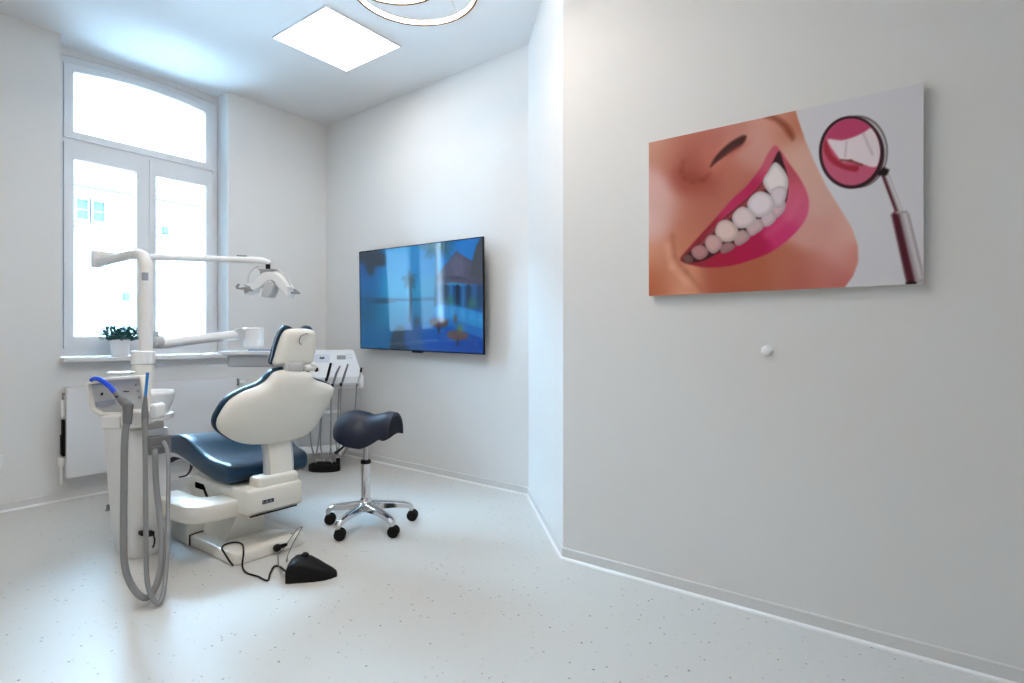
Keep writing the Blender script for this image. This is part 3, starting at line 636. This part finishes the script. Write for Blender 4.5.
# ------------------------------------------------------------------ treatment unit: cabinet, spittoon, post, assistant console
un = thing('dental_unit', 'white dental treatment unit with spittoon bowl, tall lamp post and assistant console', 'dental unit', (1.12, 3.2, 0))
b = MB()
def quad(x0, x1, y0, y1, z): return [(x, y, z) for x, y in rrect(x0, x1, y0, y1, .03, 4)]
b.rings([quad(1.05, 1.20, 3.05, 3.30, 0), quad(1.045, 1.205, 3.045, 3.305, .01), quad(1.032, 1.21, 3.035, 3.34, .30), quad(1.025, 1.212, 3.03, 3.37, .60), quad(1.03, 1.205, 3.035, 3.365, .615)]); cb = b.build('cabinet', WHITE, un, 40)
b = MB(); b.box(1.05, 1.195, 3.06, 3.34, .61, .70, .012); b.build('cabinet_neck', CREAM, un)
b = MB(); b.box(1.095, 1.195, 2.985, 3.06, .50, .585, .006); b.box(1.10, 1.15, 2.97, 3.0, .51, .54, .004); o = b.build('connector_hollow', HANDLE, cb); o['label'] = 'hose connectors in a block darkened to stand for the shaded hollow'  # solid block, dark colour stands in for the shaded hollow around the hose connectors
b = MB(); b.lathe([(.07, .655), (.105, .665), (.108, .690), (.095, .694)], (1.120, 3.062, 0), n=40); b.lathe([(.085, .69), (.09, .71), (.104, .745), (.112, .785), (.112, .797), (.106, .803), (.099, .80), (.09, .772), (.06, .745), (.015, .738), (.001, .738)], (1.120, 3.062, 0), n=40); sb = b.build('spittoon_bowl', POT, un, 50)
b = MB(); b.cyl((1.120, 3.062, .737), (1.120, 3.062, .742), .014); b.build('drain', STEEL, sb)
b = MB(); b.tube([(1.10, 3.16, .69), (1.10, 3.16, .80), (1.105, 3.15, .835), (1.12, 3.12, .84), (1.13, 3.10, .825)], .006, n=10); b.build('rinse_spout', STEEL, sb)
# post
b = MB(); b.lathe([(.048, .60), (.048, .925), (.042, .93)], (1.157, 3.226, 0), n=36); b.build('post_base', CREAM, un)
b = MB(); b.lathe([(.049, .925), (.053, .93), (.053, .988), (.047, .994)], (1.157, 3.226, 0), n=36); b.build('post_collar', WHITE, un)
b = MB(); b.tube([(1.167, 3.22, .98), (1.167, 3.22, 1.2), (1.167, 3.22, 1.40), (1.166, 3.222, 1.440), (1.163, 3.24, 1.476), (1.157, 3.29, 1.494), (1.148, 3.36, 1.495), (1.128, 3.52, 1.486), (1.105, 3.70, 1.476)], [.031, .0305, .030, .0295, .028, .025, .0235, .023, .025], n=24); po = b.build('post', WHITE, un, 60)
b = MB(); b.rings([[(1.167+(r_)*math.cos(t), 3.22+(r_)*math.sin(t), z) for t in [math.radians(a_) for a_ in list(range(215, 271, 5))]+[]] for r_, z in ((.0305, 1.352), (.0312, 1.352), (.0312, 1.392), (.0305, 1.392))], closed=False); o = b.build('rating_sticker', BGREY, po); o['label'] = 'small grey sticker'
# flat white cup tray behind the console
b = MB(); b.lathe([(.001, .885), (.04, .885), (.057, .893), (.058, .897), (.054, .898), (.038, .891), (.001, .890)], (1.03, 3.125, 0), n=36, sx=1.0); b.cyl((1.03, 3.125, .80), (1.03, 3.125, .888), .010); b.tube([(1.03, 3.125, .80), (1.04, 3.14, .77), (1.09, 3.18, .75), (1.14, 3.21, .75)], .010); b.build('cup_holder', POT, un)
# assistant console facing the viewer
CC = V((.88, 2.74, 0)); CR = V((.6, -.8, 0)); CN = V((-.8, -.6, 0))
def W(a_, z_, h): return tuple(CC+CR*a_+CN*h+V((0, 0, z_)))
fo = [(-.128,.872),(-.120,.879),(-.033,.896),(.100,.904),(.110,.898),(.122,.819),(.131,.757),(.125,.747),(.04,.735),(-.068,.733),(-.104,.757),(-.110,.765),(-.124,.828)]
b = MB(); b.slab(fo, W, [(.010, -.055), (0, -.045), (0, -.003), (.003, 0), (.010, 0), (.013, -.003), (.014, -.022)], cap1=False); cf = b.build('console_frame', CREAM, un, 50)
b = MB(); b.slab(inset(fo, .0125), W, [(0, -.030), (0, -.019)]); cpn = b.build('console_panel', GREYW, cf, 30)
b = MB(); b.slab(rrect(-.112, -.064, .862, .882, .004, 3), W, [(0, -.022), (0, -.016)]); o = b.build('nozzle_rest', BGREY, cf); o['label'] = 'blue-grey rest'
b = MB(); b.slab([(-.098, .792), (-.015, .803), (-.012, .782), (-.06, .768), (-.092, .770)], W, [(0, -.022), (0, -.013)]); o = b.build('panel_recess', BGREY, cf); o['label'] = 'blue-grey recess'
b = MB()
for a_, z_ in ((.073, .863), (.082, .838), (.088, .810)): b.slab([(a_+.0045*math.cos(t*PI/6), z_+.0045*math.sin(t*PI/6)) for t in range(12)], W, [(0, -.020), (0, -.015)])
b.build('control_buttons', MIDG, cf)
b = MB(); b.slab(rrect(.020, .044, .8335, .8375, .001, 2), W, [(0, -.020), (0, -.0165)]); b.build('panel_slot', BLACK, cf)
b = MB(); b.slab([(-.078, .822), (-.070, .832), (-.064, .828), (-.070, .818)], W, [(0, -.02), (0, -.0165)]); b.build('panel_symbol', BLACK, cf)
b = MB(); b.slab(rrect(-.024, .052, .688, .742, .008), W, [(.004, -.03), (0, -.026), (0, .048), (.006, .054)]); b.slab(rrect(.050, .146, .700, .762, .010), W, [(.004, -.03), (0, -.026), (0, .040), (.006, .048)]); b.build('holster', WHITE, un)
b = MB(); b.slab(rrect(.146, .178, .722, .785, .014), W, [(.01, -.06), (0, -.05), (0, .0), (.004, .008), (.012, .012)]); b.slab(rrect(.10, .150, .73, .75, .006), W, [(0, -.05), (0, -.03)]); b.build('syringe_holder', POT, un)
b = MB(); b.tube([W(.03, .72, -.03), W(.03, .70, -.12), tuple(V((1.0, 2.98, .67))), (1.06, 3.08, .66)], [.03, .03, .03, .03], n=16); b.build('console_arm', WHITE, un)

# suction hoses hanging from the console
h1 = thing('suction_hose', 'thick grey suction hose with bent grey handle and royal blue tip', 'suction hose', (.88, 2.60, .02), 'suction hoses of the treatment unit')
b = MB(); b.tube([(.874,2.592,.755),(.871,2.588,.73),(.861,2.584,.654),(.856,2.575,.497),(.851,2.565,.337),(.845,2.538,.182),(.861,2.518,.094),(.89,2.479,.042),(.942,2.527,.034),(.997,2.603,.078),(1.04,2.696,.173),(1.068,2.791,.252),(1.095,2.905,.387),(1.112,2.960,.501),(1.116,2.975,.525)], [.0128]*15, n=14); b.build('hose', HOSE, h1, 60)
b = MB(); b.tube([(.858,2.672,.838),(.862,2.655,.825),(.868,2.628,.808),(.876,2.600,.793)], [.0105,.0125,.016,.019], n=16, sub=4); b.sphere((.877, 2.597, .790), .020); b.tube([(.877,2.596,.792),(.875,2.593,.765),(.873,2.590,.735),(.871,2.588,.715)], [.019,.0175,.0165,.015], n=16, sub=3); hn = b.build('handle', HANDLE, h1, 60)
b = MB(); b.tube([(.812,2.800,.886),(.818,2.783,.893),(.826,2.760,.892),(.836,2.732,.880),(.848,2.701,.861),(.859,2.670,.836)], [.008,.0095,.010,.010,.010,.011], n=16, sub=5); o = b.build('suction_tip', BLUE, h1, 60); o['label'] = 'royal blue suction tip'
b = MB(); b.box(-.006, .006, -.004, .004, -.003, .003, .001); b.mat(Matrix.Translation((.853, 2.640, .825))); b.build('slide_valve', BLACK, hn)
h2 = thing('suction_hose', 'thinner grey suction hose with a straight pale blue straw tip', 'suction hose', (.93, 2.55, .02), 'suction hoses of the treatment unit')
b = MB(); b.tube([(.922,2.553,.735),(.920,2.548,.69),(.918,2.541,.61),(.915,2.528,.491),(.908,2.504,.254),(.902,2.479,.115),(.908,2.455,.052),(.922,2.436,.020),(.951,2.464,.026),(.993,2.541,.070),(1.041,2.644,.184),(1.112,2.815,.407),(1.145,2.906,.519),(1.15,2.965,.560)], [.0092]*14, n=14); b.build('hose', HOSE, h2, 60)
b = MB(); b.tube([(.931,2.574,.823),(.929,2.570,.80),(.926,2.565,.770),(.924,2.558,.735),(.922,2.553,.70)], [.006,.0085,.012,.0125,.0105], n=16, sub=4); b.build('handle', HANDLE, h2, 60)
b = MB(); b.tube([(.941,2.578,.920),(.936,2.576,.87),(.931,2.574,.815)], [.0058,.0055,.0058], n=12); o = b.build('suction_tip', SKY, h2, 60); o['label'] = 'pale blue straw tip'

# ------------------------------------------------------------------ operating lamp on its arm from the post
ol = thing('operating_lamp', 'white operating lamp with two side handles on a long horizontal arm', 'dental lamp', (1.829, 3.226, 1.30))
b = MB(); b.tube([(1.108, 3.70, 1.519), (1.241, 3.605, 1.519), (1.535, 3.415, 1.523), (1.76, 3.27, 1.527)], [.0215, .0175, .0175, .0185], n=18); b.tube([(1.75, 3.277, 1.528), (1.80, 3.244, 1.524), (1.838, 3.220, 1.512)], [.020, .021, .015], n=18); ar = b.build('arm', WHITE, ol, 60)
b = MB(); b.cyl((1.103, 3.705, 1.450), (1.103, 3.705, 1.541), .028, bev=.006); b.build('elbow_joint', WHITE, ol)
b = MB(); b.box(-.028, .028, -.002, .002, -.004, .004, .001); b.mat(Matrix.Translation((1.70, 3.287, 1.547)) @ Matrix.Rotation(math.radians(-32), 4, 'Z')); b.build('arm_mark', MIDG, ar)
LC = V((1.829, 3.226, 0))
def Lp(cx, cy, h=0.):     # lamp head laid out in its own face plane, seen from the chair side
    a_ = (220+.0977*cx-268.5)/164.7; z_ = 1.07-(250+.0977*cy-336)/164.7
    return tuple(LC+CR*a_+CN*h+V((0, 0, z_)))
def lamp_slab(P, prof): return MB().slab(P, lambda x, y, h: Lp(x, y, h), prof)
b = MB(); b.cyl(Lp(497, 130), Lp(497, 195), .014, bev=.002); b.build('swivel', BLACK, ol)
b = lamp_slab([(400,192),(430,200),(575,196),(585,210),(545,214),(535,238),(470,240),(448,272),(436,262),(428,214)], [(2, -.025), (0, -.02), (0, .02), (2, .025)]); b.build('yoke', MIDG, ol)
body = spline([(286,345),(320,350),(352,352),(400,328),(432,290),(458,248),(500,232),(545,228),(590,230),(630,258),(672,292),(705,335),(738,385),(730,402),(744,478),(720,490),(688,448),(640,402),(606,372),(588,330),(545,322),(508,340),(480,375),(430,408),(360,440),(300,464),(280,452),(330,425),(350,395),(300,365)], 2)
b = lamp_slab(body, [(8, -.05), (2, -.045), (0, -.035), (0, .03), (3, .042), (10, .05)]); b.build('lamp_body', WHITE, ol, 50)
b = lamp_slab([(470,480),(484,400),(506,345),(548,326),(586,335),(600,368),(588,430),(562,488),(515,494)], [(6, -.02), (0, -.01), (0, .058), (8, .066)]); b.build('reflector', GREYW, ol, 50)
b = lamp_slab([(455,400),(468,395),(478,400),(470,486),(455,478)], [(0, -.02), (0, .05)]); b.build('reflector_rim', WHITE, ol, 50)
for hs_, P in ((.045, [(209,385),(233,352),(238,362),(225,385),(238,396),(303,388),(333,400),(385,416),(378,430),(333,424),(263,412),(223,408)]), (.0, [(700,448),(735,432),(765,425),(762,402),(776,398),(800,418),(822,434),(818,450),(770,452)])):
    b = lamp_slab(P, [(0, hs_-.012), (0, hs_+.012)]); b.build('handle', MIDG, ol, 0)
for P in ([(402,168),(370,178),(335,208),(308,245),(295,290),(290,352)], [(582,190),(630,215),(670,260),(700,310),(722,350),(736,388)]):
    b = MB(); b.tube([Lp(x, y, .0) for x, y in P], .0045, n=8); b.build('bail', GREYW, ol)

# ------------------------------------------------------------------ instrument tray on its arm
tr_ = thing('instrument_tray', 'white instrument tray on a jointed arm reaching over the chair', 'instrument tray', (1.87, 3.34, .88))
b = MB(); b.tube([(1.235, 3.263, 1.030), (1.26, 3.268, 1.030), (1.5, 3.342, 1.054), (1.765, 3.424, 1.080)], [.024, .027, .027, .030], n=18); b.build('arm', WHITE, tr_, 60)
b = MB(); b.cyl((1.205, 3.25, 1.04), (1.255, 3.27, 1.04), .034, bev=.006); b.box(1.20, 1.235, 3.235, 3.265, 1.06, 1.095, .006); b.build('arm_joint', GREYW, tr_)
jd = V((1.757, 3.422, 1.083)); b = MB(); vd = V((-.456, -.89, 0)); b.cyl(tuple(jd+vd*.05), tuple(jd-vd*.03), .037, bev=.005); b.build('joint_disc', MIDG if False else GREYW, tr_)
b = MB(); b.lathe([(.045, -.088), (.060, -.075), (.062, -.02), (.062, .030), (.055, .038), (.001, .040)], tuple(V((1.822, 3.384, 1.085))), n=32); b.build('arm_head', POT, tr_)
TC = V((1.855, 3.365, 0)); 
def Tp(a_, b_, z_): return tuple(TC+CR*a_+CN*b_+V((0, 0, z_)))
b = MB(); b.slab(rrect(-.145, .27, -.17, .135, .03), lambda x, y, z: Tp(x, y, z), [(.02, .882), (.006, .885), (0, .895), (-.0, .945), (-.004, .955)]); b.build('tray_body', GREYW, tr_, 40)
b = MB(); b.slab(rrect(-.172, .29, -.19, .155, .03), lambda x, y, z: Tp(x, y, z), [(.03, .950), (.01, .953), (0, .960), (0, .972), (.004, .978), (.012, .980), (.02, .972)]); b.build('tray_top', POT, tr_, 40)
b = MB(); b.tube([Tp(-.0, .155, .985), Tp(.1, .165, .986), Tp(.25, .165, .986)], .003, n=8); o = b.build('handle_rail', SKY, tr_); o['label'] = 'thin blue rail'

# ------------------------------------------------------------------ instrument cart in the corner
ct = thing('instrument_cart', 'white mobile instrument cart with sloping control panel in the corner', 'instrument cart', (2.80, 4.05, 0))
KR = V((.8255, -.5645, 0)); KN = V((-.5645, -.8255, 0)); G = V((2.622, 3.835, 0))   # reference point under the front lip
def Gp(a_, b_, z_): return tuple(G+KR*a_-KN*b_+V((0, 0, z_)))     # a right, b away from viewer
def gbox(a0, a1, b0, b1, z0, z1, r=.02, e=.006): return MB().slab(rrect(a0, a1, b0, b1, r), Gp, [(e, z0), (0, z0+e), (0, z1-e), (e, z1)])
gbox(-.20, .175, .10, .44, .13, .185, .06).build('base', POT, ct)
gbox(-.19, .14, .16, .42, .185, .44, .03).build('drawer_body', GREYW, ct)
gbox(-.20, .15, .14, .43, .435, .462, .04).build('shelf', POT, ct)
gbox(-.07, .07, .26, .40, .46, .86, .03).build('column', POT, ct)
for a_, b_ in ((-.15, .15), (.125, .15), (-.15, .39), (.125, .39)):
    b = MB(); c0 = V(Gp(a_, b_, 0)); b.cyl(tuple(c0+KR*-.014+V((0, 0, .042))), tuple(c0+KR*.014+V((0, 0, .042))), .042, bev=.006); cs = b.build('caster', RUBBER, ct)
    b = MB(); b.cyl(tuple(c0+V((0, 0, .07))), tuple(c0+V((0, 0, .135))), .022, .030, bev=.004); b.build('caster_fork', POT, cs)
sl = [(-.02, .655), (-.02, .745), (.0, .765), (.05, .79), (.24, .95), (.27, .955), (.29, .93), (.29, .83), (.20, .72), (.06, .655)]
b = MB(); b.slab(sl, lambda bb, z, a_: Gp(a_*(1-max(0, bb)*.75), bb, z), [(.012, -.26), (.003, -.253), (0, -.24), (0, .295), (.003, .308), (.012, .315)]); cs_ = b.build('console', POT, ct, 40)
def Sp(a_, t, h):   # sloping face
    p0 = V((.05, .79)); p1 = V((.24, .95)); q = p0+(p1-p0)*t; n_ = V((-(p1-p0).y, (p1-p0).x)).normalized(); q = q+n_*h
    return Gp(a_, q.x, q.y)
b = MB(); b.slab(rrect(.115, .185, .55, .74, .008, 3), Sp, [(0, -.001), (0, .002), (.001, .003)]); o = b.build('display', MIDG, cs_); o['label'] = 'small grey display'
b = MB(); b.slab(rrect(-.12, .06, .42, .80, .03, 5), Sp, [(0, -.001), (0, .002)]); b.build('control_field', material('pale_blue_film', (.62, .68, .76), .35, noise=.02), cs_)
b = MB()
for k in range(3):
    for j in range(2): b.slab([(.195+.018*k+.005*math.cos(t*PI/5), .62+.16*j+.04*math.sin(t*PI/5)) for t in range(10)], Sp, [(0, -.001), (0, .002)])
b.build('keys', GREYW, cs_)
b = MB(); b.slab([(-.022, .60), (-.008, .70), (.0, .62), (.01, .70), (.022, .60), (.01, .58), (.0, .56)], Sp, [(0, 0), (0, .003)]); b.build('panel_symbols', BADGE, cs_)
b = MB(); b.slab(rrect(-.22, .29, .672, .70, .01), lambda a_, z, h: Gp(a_, -.02-h, z), [(0, -.005), (0, .018), (.004, .022)]); b.build('instrument_rail', GREYW, cs_)
# four handpieces hanging at the front lip, each with its own hose
HP = [('black straight handpiece, first from the left on the cart', BLACK, [(2.604,3.693,.863),(2.593,3.709,.786),(2.583,3.721,.724)], [.009,.0105,.008], [(2.583,3.721,.724),(2.562,3.799,.575),(2.529,3.843,.382),(2.514,3.813,.233),(2.53,3.791,.149),(2.556,3.791,.229),(2.594,3.807,.455),(2.627,3.829,.66)]),
      ('dark curved handpiece, second from the left on the cart', HANDLE, [(2.646,3.638,.84),(2.63,3.659,.786),(2.618,3.675,.724),(2.611,3.684,.678)], [.0055,.0085,.009,.006], [(2.611,3.684,.678),(2.61,3.702,.539),(2.604,3.693,.271),(2.595,3.706,.141),(2.578,3.745,.123),(2.574,3.784,.227),(2.596,3.804,.416),(2.632,3.823,.66)]),
      ('long dark handpiece, third from the left on the cart', HANDLE, [(2.683,3.589,.855),(2.669,3.607,.786),(2.659,3.62,.732),(2.65,3.632,.686)], [.006,.0085,.0095,.006], [(2.65,3.632,.686),(2.654,3.643,.485),(2.646,3.638,.271),(2.627,3.663,.149),(2.621,3.704,.121),(2.626,3.731,.264),(2.647,3.753,.454),(2.677,3.796,.66)]),
      ('pale handpiece with dark ends, rightmost on the cart', GREYW, [(2.741,3.511,.795),(2.738,3.515,.763),(2.731,3.524,.724),(2.727,3.530,.70)], [.0075,.0085,.0085,.007], [(2.722,3.537,.678),(2.721,3.554,.485),(2.709,3.587,.268),(2.687,3.632,.173),(2.678,3.695,.136),(2.688,3.748,.253),(2.722,3.769,.444),(2.752,3.797,.66)])]
for lb_, m_, pb, rb, ph in HP:
    t = thing('handpiece', lb_, 'dental handpiece', pb[1], 'handpieces on the instrument cart')
    b = MB(); b.tube(pb, rb, n=12, sub=5); b.build('handle', m_, t, 60)
    b = MB(); b.tube(ph, .0058, n=8, sub=6); b.build('hose', HOSE, t, 60)
    if m_ is GREYW:
        b = MB(); b.tube([(2.745,3.506,.828),(2.743,3.508,.81),(2.741,3.511,.792)], [.0065,.0085,.0085], n=12); b.build('head', BLACK, t, 60); b = MB(); b.tube([(2.727,3.530,.705),(2.724,3.534,.69),(2.722,3.537,.672)], [.0085,.009,.006], n=12); b.build('coupling', HANDLE, t, 60)
    else:
        p = V(pb[-1]); b = MB(); b.lathe([(.0085, -.012), (.011, -.006), (.011, .008), (.008, .014)], tuple(p+V((0, 0, .012))), n=14); b.build('coupling', BLACK, t, 60)
fc = thing('foot_control', 'flat oval black foot control on the floor in front of the cart', 'foot control', (2.665, 3.865, 0))
FC = V((2.665, 3.865, 0)); fo_ = [(.125*math.cos(2*PI*k/40), .072*math.sin(2*PI*k/40)) for k in range(40)]
b = MB(); b.slab(fo_, lambda a_, b_, h: tuple(FC+CR*a_-CN*b_+V((0, 0, h))), [(.004, 0), (0, .004), (0, .040), (.006, .052), (.02, .060), (.045, .063)]); b.build('body', RUBBER, fc, 50)
b = MB(); b.tube([tuple(FC+CR*-.07+V((0, 0, .058))), tuple(FC+CR*-.06+V((0, 0, .085))), tuple(FC+CR*0+V((0, 0, .078))), tuple(FC+CR*.05+V((0, 0, .085))), tuple(FC+CR*.06+V((0, 0, .06)))], .007, n=8); b.build('carrying_loop', GREYW, fc)

# ------------------------------------------------------------------ saddle stool
st = thing('saddle_stool', 'dark slate saddle stool on a chrome five-star base with casters', 'stool', (2.05, 2.58, 0))
SX, SY = 2.05, 2.58
b = MB(); b.lathe([(.024, .075), (.036, .08), (.038, .12), (.032, .14), (.0255, .15)], (SX, SY, 0), n=32); b.lathe([(.0255, .14), (.0255, .352), (.022, .356)], (SX, SY, 0), n=32); b.build('column', CHROME, st, 40)
b = MB(); b.lathe([(.027, .345), (.029, .348), (.029, .362), (.024, .366)], (SX, SY, 0), n=28); b.build('column_ring', BLACK, st)
MB().cyl((SX, SY, .35), (SX, SY, .50), .0145).build('gas_lift', STEEL, st)
tips = [(-.256, -.096), (-.058, -.287), (.192, -.165), (-.135, .160), (.165, .195)]
for k, (tx, ty) in enumerate(tips):
    d = V((tx, ty, 0)); L = d.length; d.normalize(); s_ = V((-d.y, d.x, 0)); c = V((SX, SY, 0)); rr = []
    for f, w_, zt, th in ((.06, .026, .130, .050), (.25, .024, .128, .042), (.6, .020, .120, .032), (.85, .018, .112, .028), (.97, .018, .104, .028), (1.05, .017, .088, .020)):
        p = c+d*(L*f); rr.append([tuple(p+s_*a_+V((0, 0, z_))) for a_, z_ in ((-w_, zt-th), (-w_, zt-.006), (-w_*.6, zt), (w_*.6, zt), (w_, zt-.006), (w_, zt-th))])
    b = MB(); b.rings(rr); lg = b.build('leg', CHROME, st, 40)
    p = c+d*L; ca = V((.6, -.8, 0)) if k not in (0, 3) else V((.75, -.66, 0)); wd_ = V((ca.y, -ca.x, 0))*-1   # wheels rolled so both discs show
    q = p+V((.012, .0, 0)); b = MB()
    for sgn in (-1, 1): b.cyl(tuple(q+wd_*(sgn*.006)+V((0, 0, .031))), tuple(q+wd_*(sgn*.025)+V((0, 0, .031))), .031, bev=.006)
    b.box(q.x-.012, q.x+.012, q.y-.012, q.y+.012, .02, .055, .004); cs = b.build('caster', RUBBER, lg)
    MB().cyl(tuple(p+V((0, 0, .05))), tuple(p+V((0, 0, .092))), .010).build('caster_stem', STEEL, cs)
# saddle: a thick bent shell, rear lobe on the left, open pommel at the right towards the viewer
SAx = (CR*.955+CN*.29).normalized(); SWd = V((-SAx.y, SAx.x, 0))   # SWd points away from the viewer
SO = V((SX, SY, 0))+SAx*.005
def cubic(x, xs, ys):
    m = [0]*len(xs)
    for i in range(1, len(xs)-1): m[i] = (ys[i+1]-ys[i-1])/(xs[i+1]-xs[i-1])
    m[0] = 1.6*(ys[1]-ys[0])/(xs[1]-xs[0]); m[-1] = (ys[-1]-ys[-2])/(xs[-1]-xs[-2])
    i = max(0, min(len(xs)-2, sum(1 for v in xs if v <= x)-1)); h = xs[i+1]-xs[i]; u = (x-xs[i])/h
    return ys[i]*(2*u**3-3*u*u+1)+m[i]*h*(u**3-2*u*u+u)+ys[i+1]*(3*u*u-2*u**3)+m[i+1]*h*(u**3-u*u)
def saddle(s_, t, off):
    # s_ along axis (-1 rear .. 1 front), t across (-1 near flap .. 1 far flap)
    S0 = SO+SAx*(s_*.185)
    hw = cubic(s_, [-1, -.85, -.5, -.1, .3, .7, 1], [.040, .098, .142, .146, .122, .100, .090])
    zt = cubic(s_, [-1, -.8, -.45, -.05, .2, .5, .8, 1], [.570, .622, .645, .637, .626, .634, .647, .642])
    dp = cubic(s_, [-1, -.8, -.4, 0, .4, .75, 1], [.055, .128, .174, .180, .164, .140, .132])
    ang = t*math.radians(98); k = 1-off/.15
    x = math.sin(ang)*hw*(1.0 if abs(t) < .9 else 1.0); z = zt-dp*(1-math.cos(ang))*.88
    nx, nz = math.sin(ang), math.cos(ang)
    return tuple(S0+SWd*(x-nx*off)+V((0, 0, z-nz*off)))
ns, ntt = 40, 36; th = .034
b = MB(); rr = []
for i in range(ns+1):
    s_ = -1+2*i/ns; e = 1-abs(s_)**10; tk = th*max(.30, e)
    ring = []
    for j in range(ntt+1):
        t = -1+2*j/ntt; q = .5*(1-max(.15, 1-abs(t)**8)); ring.append(saddle(s_, t, tk*q*.5))
    for j in range(ntt, -1, -1):
        t = -1+2*j/ntt; q = max(.25, 1-abs(t)**8); ring.append(saddle(s_, t, tk*q))
    rr.append(ring)
b.rings(rr); b.build('saddle_seat', SAD, st, 70)
b = MB(); b.slab(rrect(-.08, .05, -.055, .055, .02), lambda a_, b_, h: tuple(SO+SAx*a_+SWd*b_+V((0, 0, h))), [(0, .495), (0, .505), (.01, .59)]); b.build('seat_plate', BLACK, st)
b = MB(); p = SO+SAx*-.06-SWd*.06; b.tube([tuple(p+V((0, 0, .50))), tuple(p-SWd*.05-SAx*.02+V((0, 0, .455))), tuple(p-SWd*.09-SAx*.045+V((0, 0, .425)))], [.006, .006, .009], n=10); b.build('height_lever', BLACK, st)

# ------------------------------------------------------------------ black foot pedal with its cable
fp = thing('foot_pedal', 'pointed black foot pedal with trailing black cable on the floor', 'foot pedal', (1.42, 2.22, 0))
P0 = V((1.341, 2.232, 0)); Pd = V((.723, -.69, 0)); Pn = V((.69, .723, 0))
rr = []
for a_, w_, h_, o_ in ((0, .125, .055, .008), (.004, .14, .066, .002), (.026, .14, .084, 0), (.06, .138, .088, 0), (.09, .132, .080, 0), (.125, .115, .064, .002), (.158, .09, .048, .008), (.188, .06, .034, .022), (.206, .028, .024, .038), (.211, .012, .018, .044)):
    c = P0+Pd*a_+Pn*o_
    rr.append([tuple(c+Pn*(w_*f)+V((0, 0, h_*g))) for f, g in ((0, 0), (-.01, .5), (.02, .78), (.10, .93), (.25, 1), (.5, 1.02), (.75, 1), (.90, .93), (.98, .78), (1.01, .5), (1, 0))])
b = MB(); b.rings(rr); b.build('body', BLACK, fp, 50)
b = MB(); c = P0+Pd*.068+Pn*.085; b.sphere((c.x, c.y, .086), .018, sz=.9); b.build('knob', BLACK, fp)
b = MB(); b.tube([(1.375,2.27,.03),(1.40,2.35,.02),(1.419,2.408,.008),(1.408,2.431,.006),(1.356,2.374,.006),(1.312,2.315,.006),(1.306,2.353,.006),(1.307,2.387,.006),(1.296,2.465,.006),(1.306,2.52,.02),(1.330,2.556,.066),(1.377,2.660,.066),(1.372,2.72,.064),(1.335,2.735,.062),(1.300,2.70,.062),(1.290,2.65,.050),(1.286,2.60,.03),(1.292,2.575,.012)], .0042, n=8); b.build('cable', BLACK, fp)
b = MB(); b.tube([(1.375,2.30,.03),(1.406,2.386,.015),(1.440,2.452,.04),(1.471,2.500,.03),(1.536,2.555,.03),(1.61,2.575,.085),(1.66,2.60,.085),(1.64,2.585,.075),(1.579,2.555,.03),(1.516,2.494,.012),(1.46,2.41,.02),(1.43,2.36,.05)], .0026, n=8); b.build('thin_cord', HANDLE, fp)

# small dark plug near the unit, and the clip behind the hoses
pg = thing('floor_plug', 'tiny dark plug lying on the floor left of the treatment unit', 'plug', (1.262, 4.043, 0))
b = MB(); b.cyl((1.262, 4.043, .006), (1.262, 4.043, .036), .012, bev=.003); b.build('plug_body', HANDLE, pg); b = MB(); b.cyl((1.262, 4.043, 0), (1.262, 4.043, .007), .018); b.build('plug_base', MIDG, pg)
ck = thing('cable_clip', 'black cable clip hanging behind the suction hoses against the unit', 'cable clip', (1.10, 3.0, .10))
b = MB(); b.box(1.068, 1.098, 3.0, 3.04, .118, .138, .005); b.box(1.095, 1.125, 2.995, 3.035, .108, .130, .005); b.build('clip', BLACK, ck)
b = MB(); b.tube([(1.12, 3.01, .12), (1.125, 3.0, .09), (1.12, 2.995, .065), (1.112, 2.99, .055)], .004, n=8); b.build('hook', BLACK, ck)


# ------------------------------------------------------------------ light, camera, view
wd = bpy.data.worlds.new('sky'); scene.world = wd; wd.use_nodes = True
bg = wd.node_tree.nodes['Background']; bg.inputs['Color'].default_value = (.47, .745, 1.0, 1); bg.inputs['Strength'].default_value = 35.0
cam = bpy.data.cameras.new('camera'); co = bpy.data.objects.new('camera', cam); COL.objects.link(co)
cam.sensor_width = 36; cam.lens = 560/1024*36; cam.shift_y = -(341.5-336)/1024
cam.clip_start = .05
co.location = (0, 0, 1.07); co.rotation_euler = (PI/2, 0, math.radians(36.9-90))
scene.camera = co
vs = scene.view_settings
scene.display_settings.display_device = 'sRGB'
vs.view_transform = 'Standard'; vs.look = 'None'; vs.gamma = 1; vs.use_curve_mapping = False; vs.exposure = 1.8
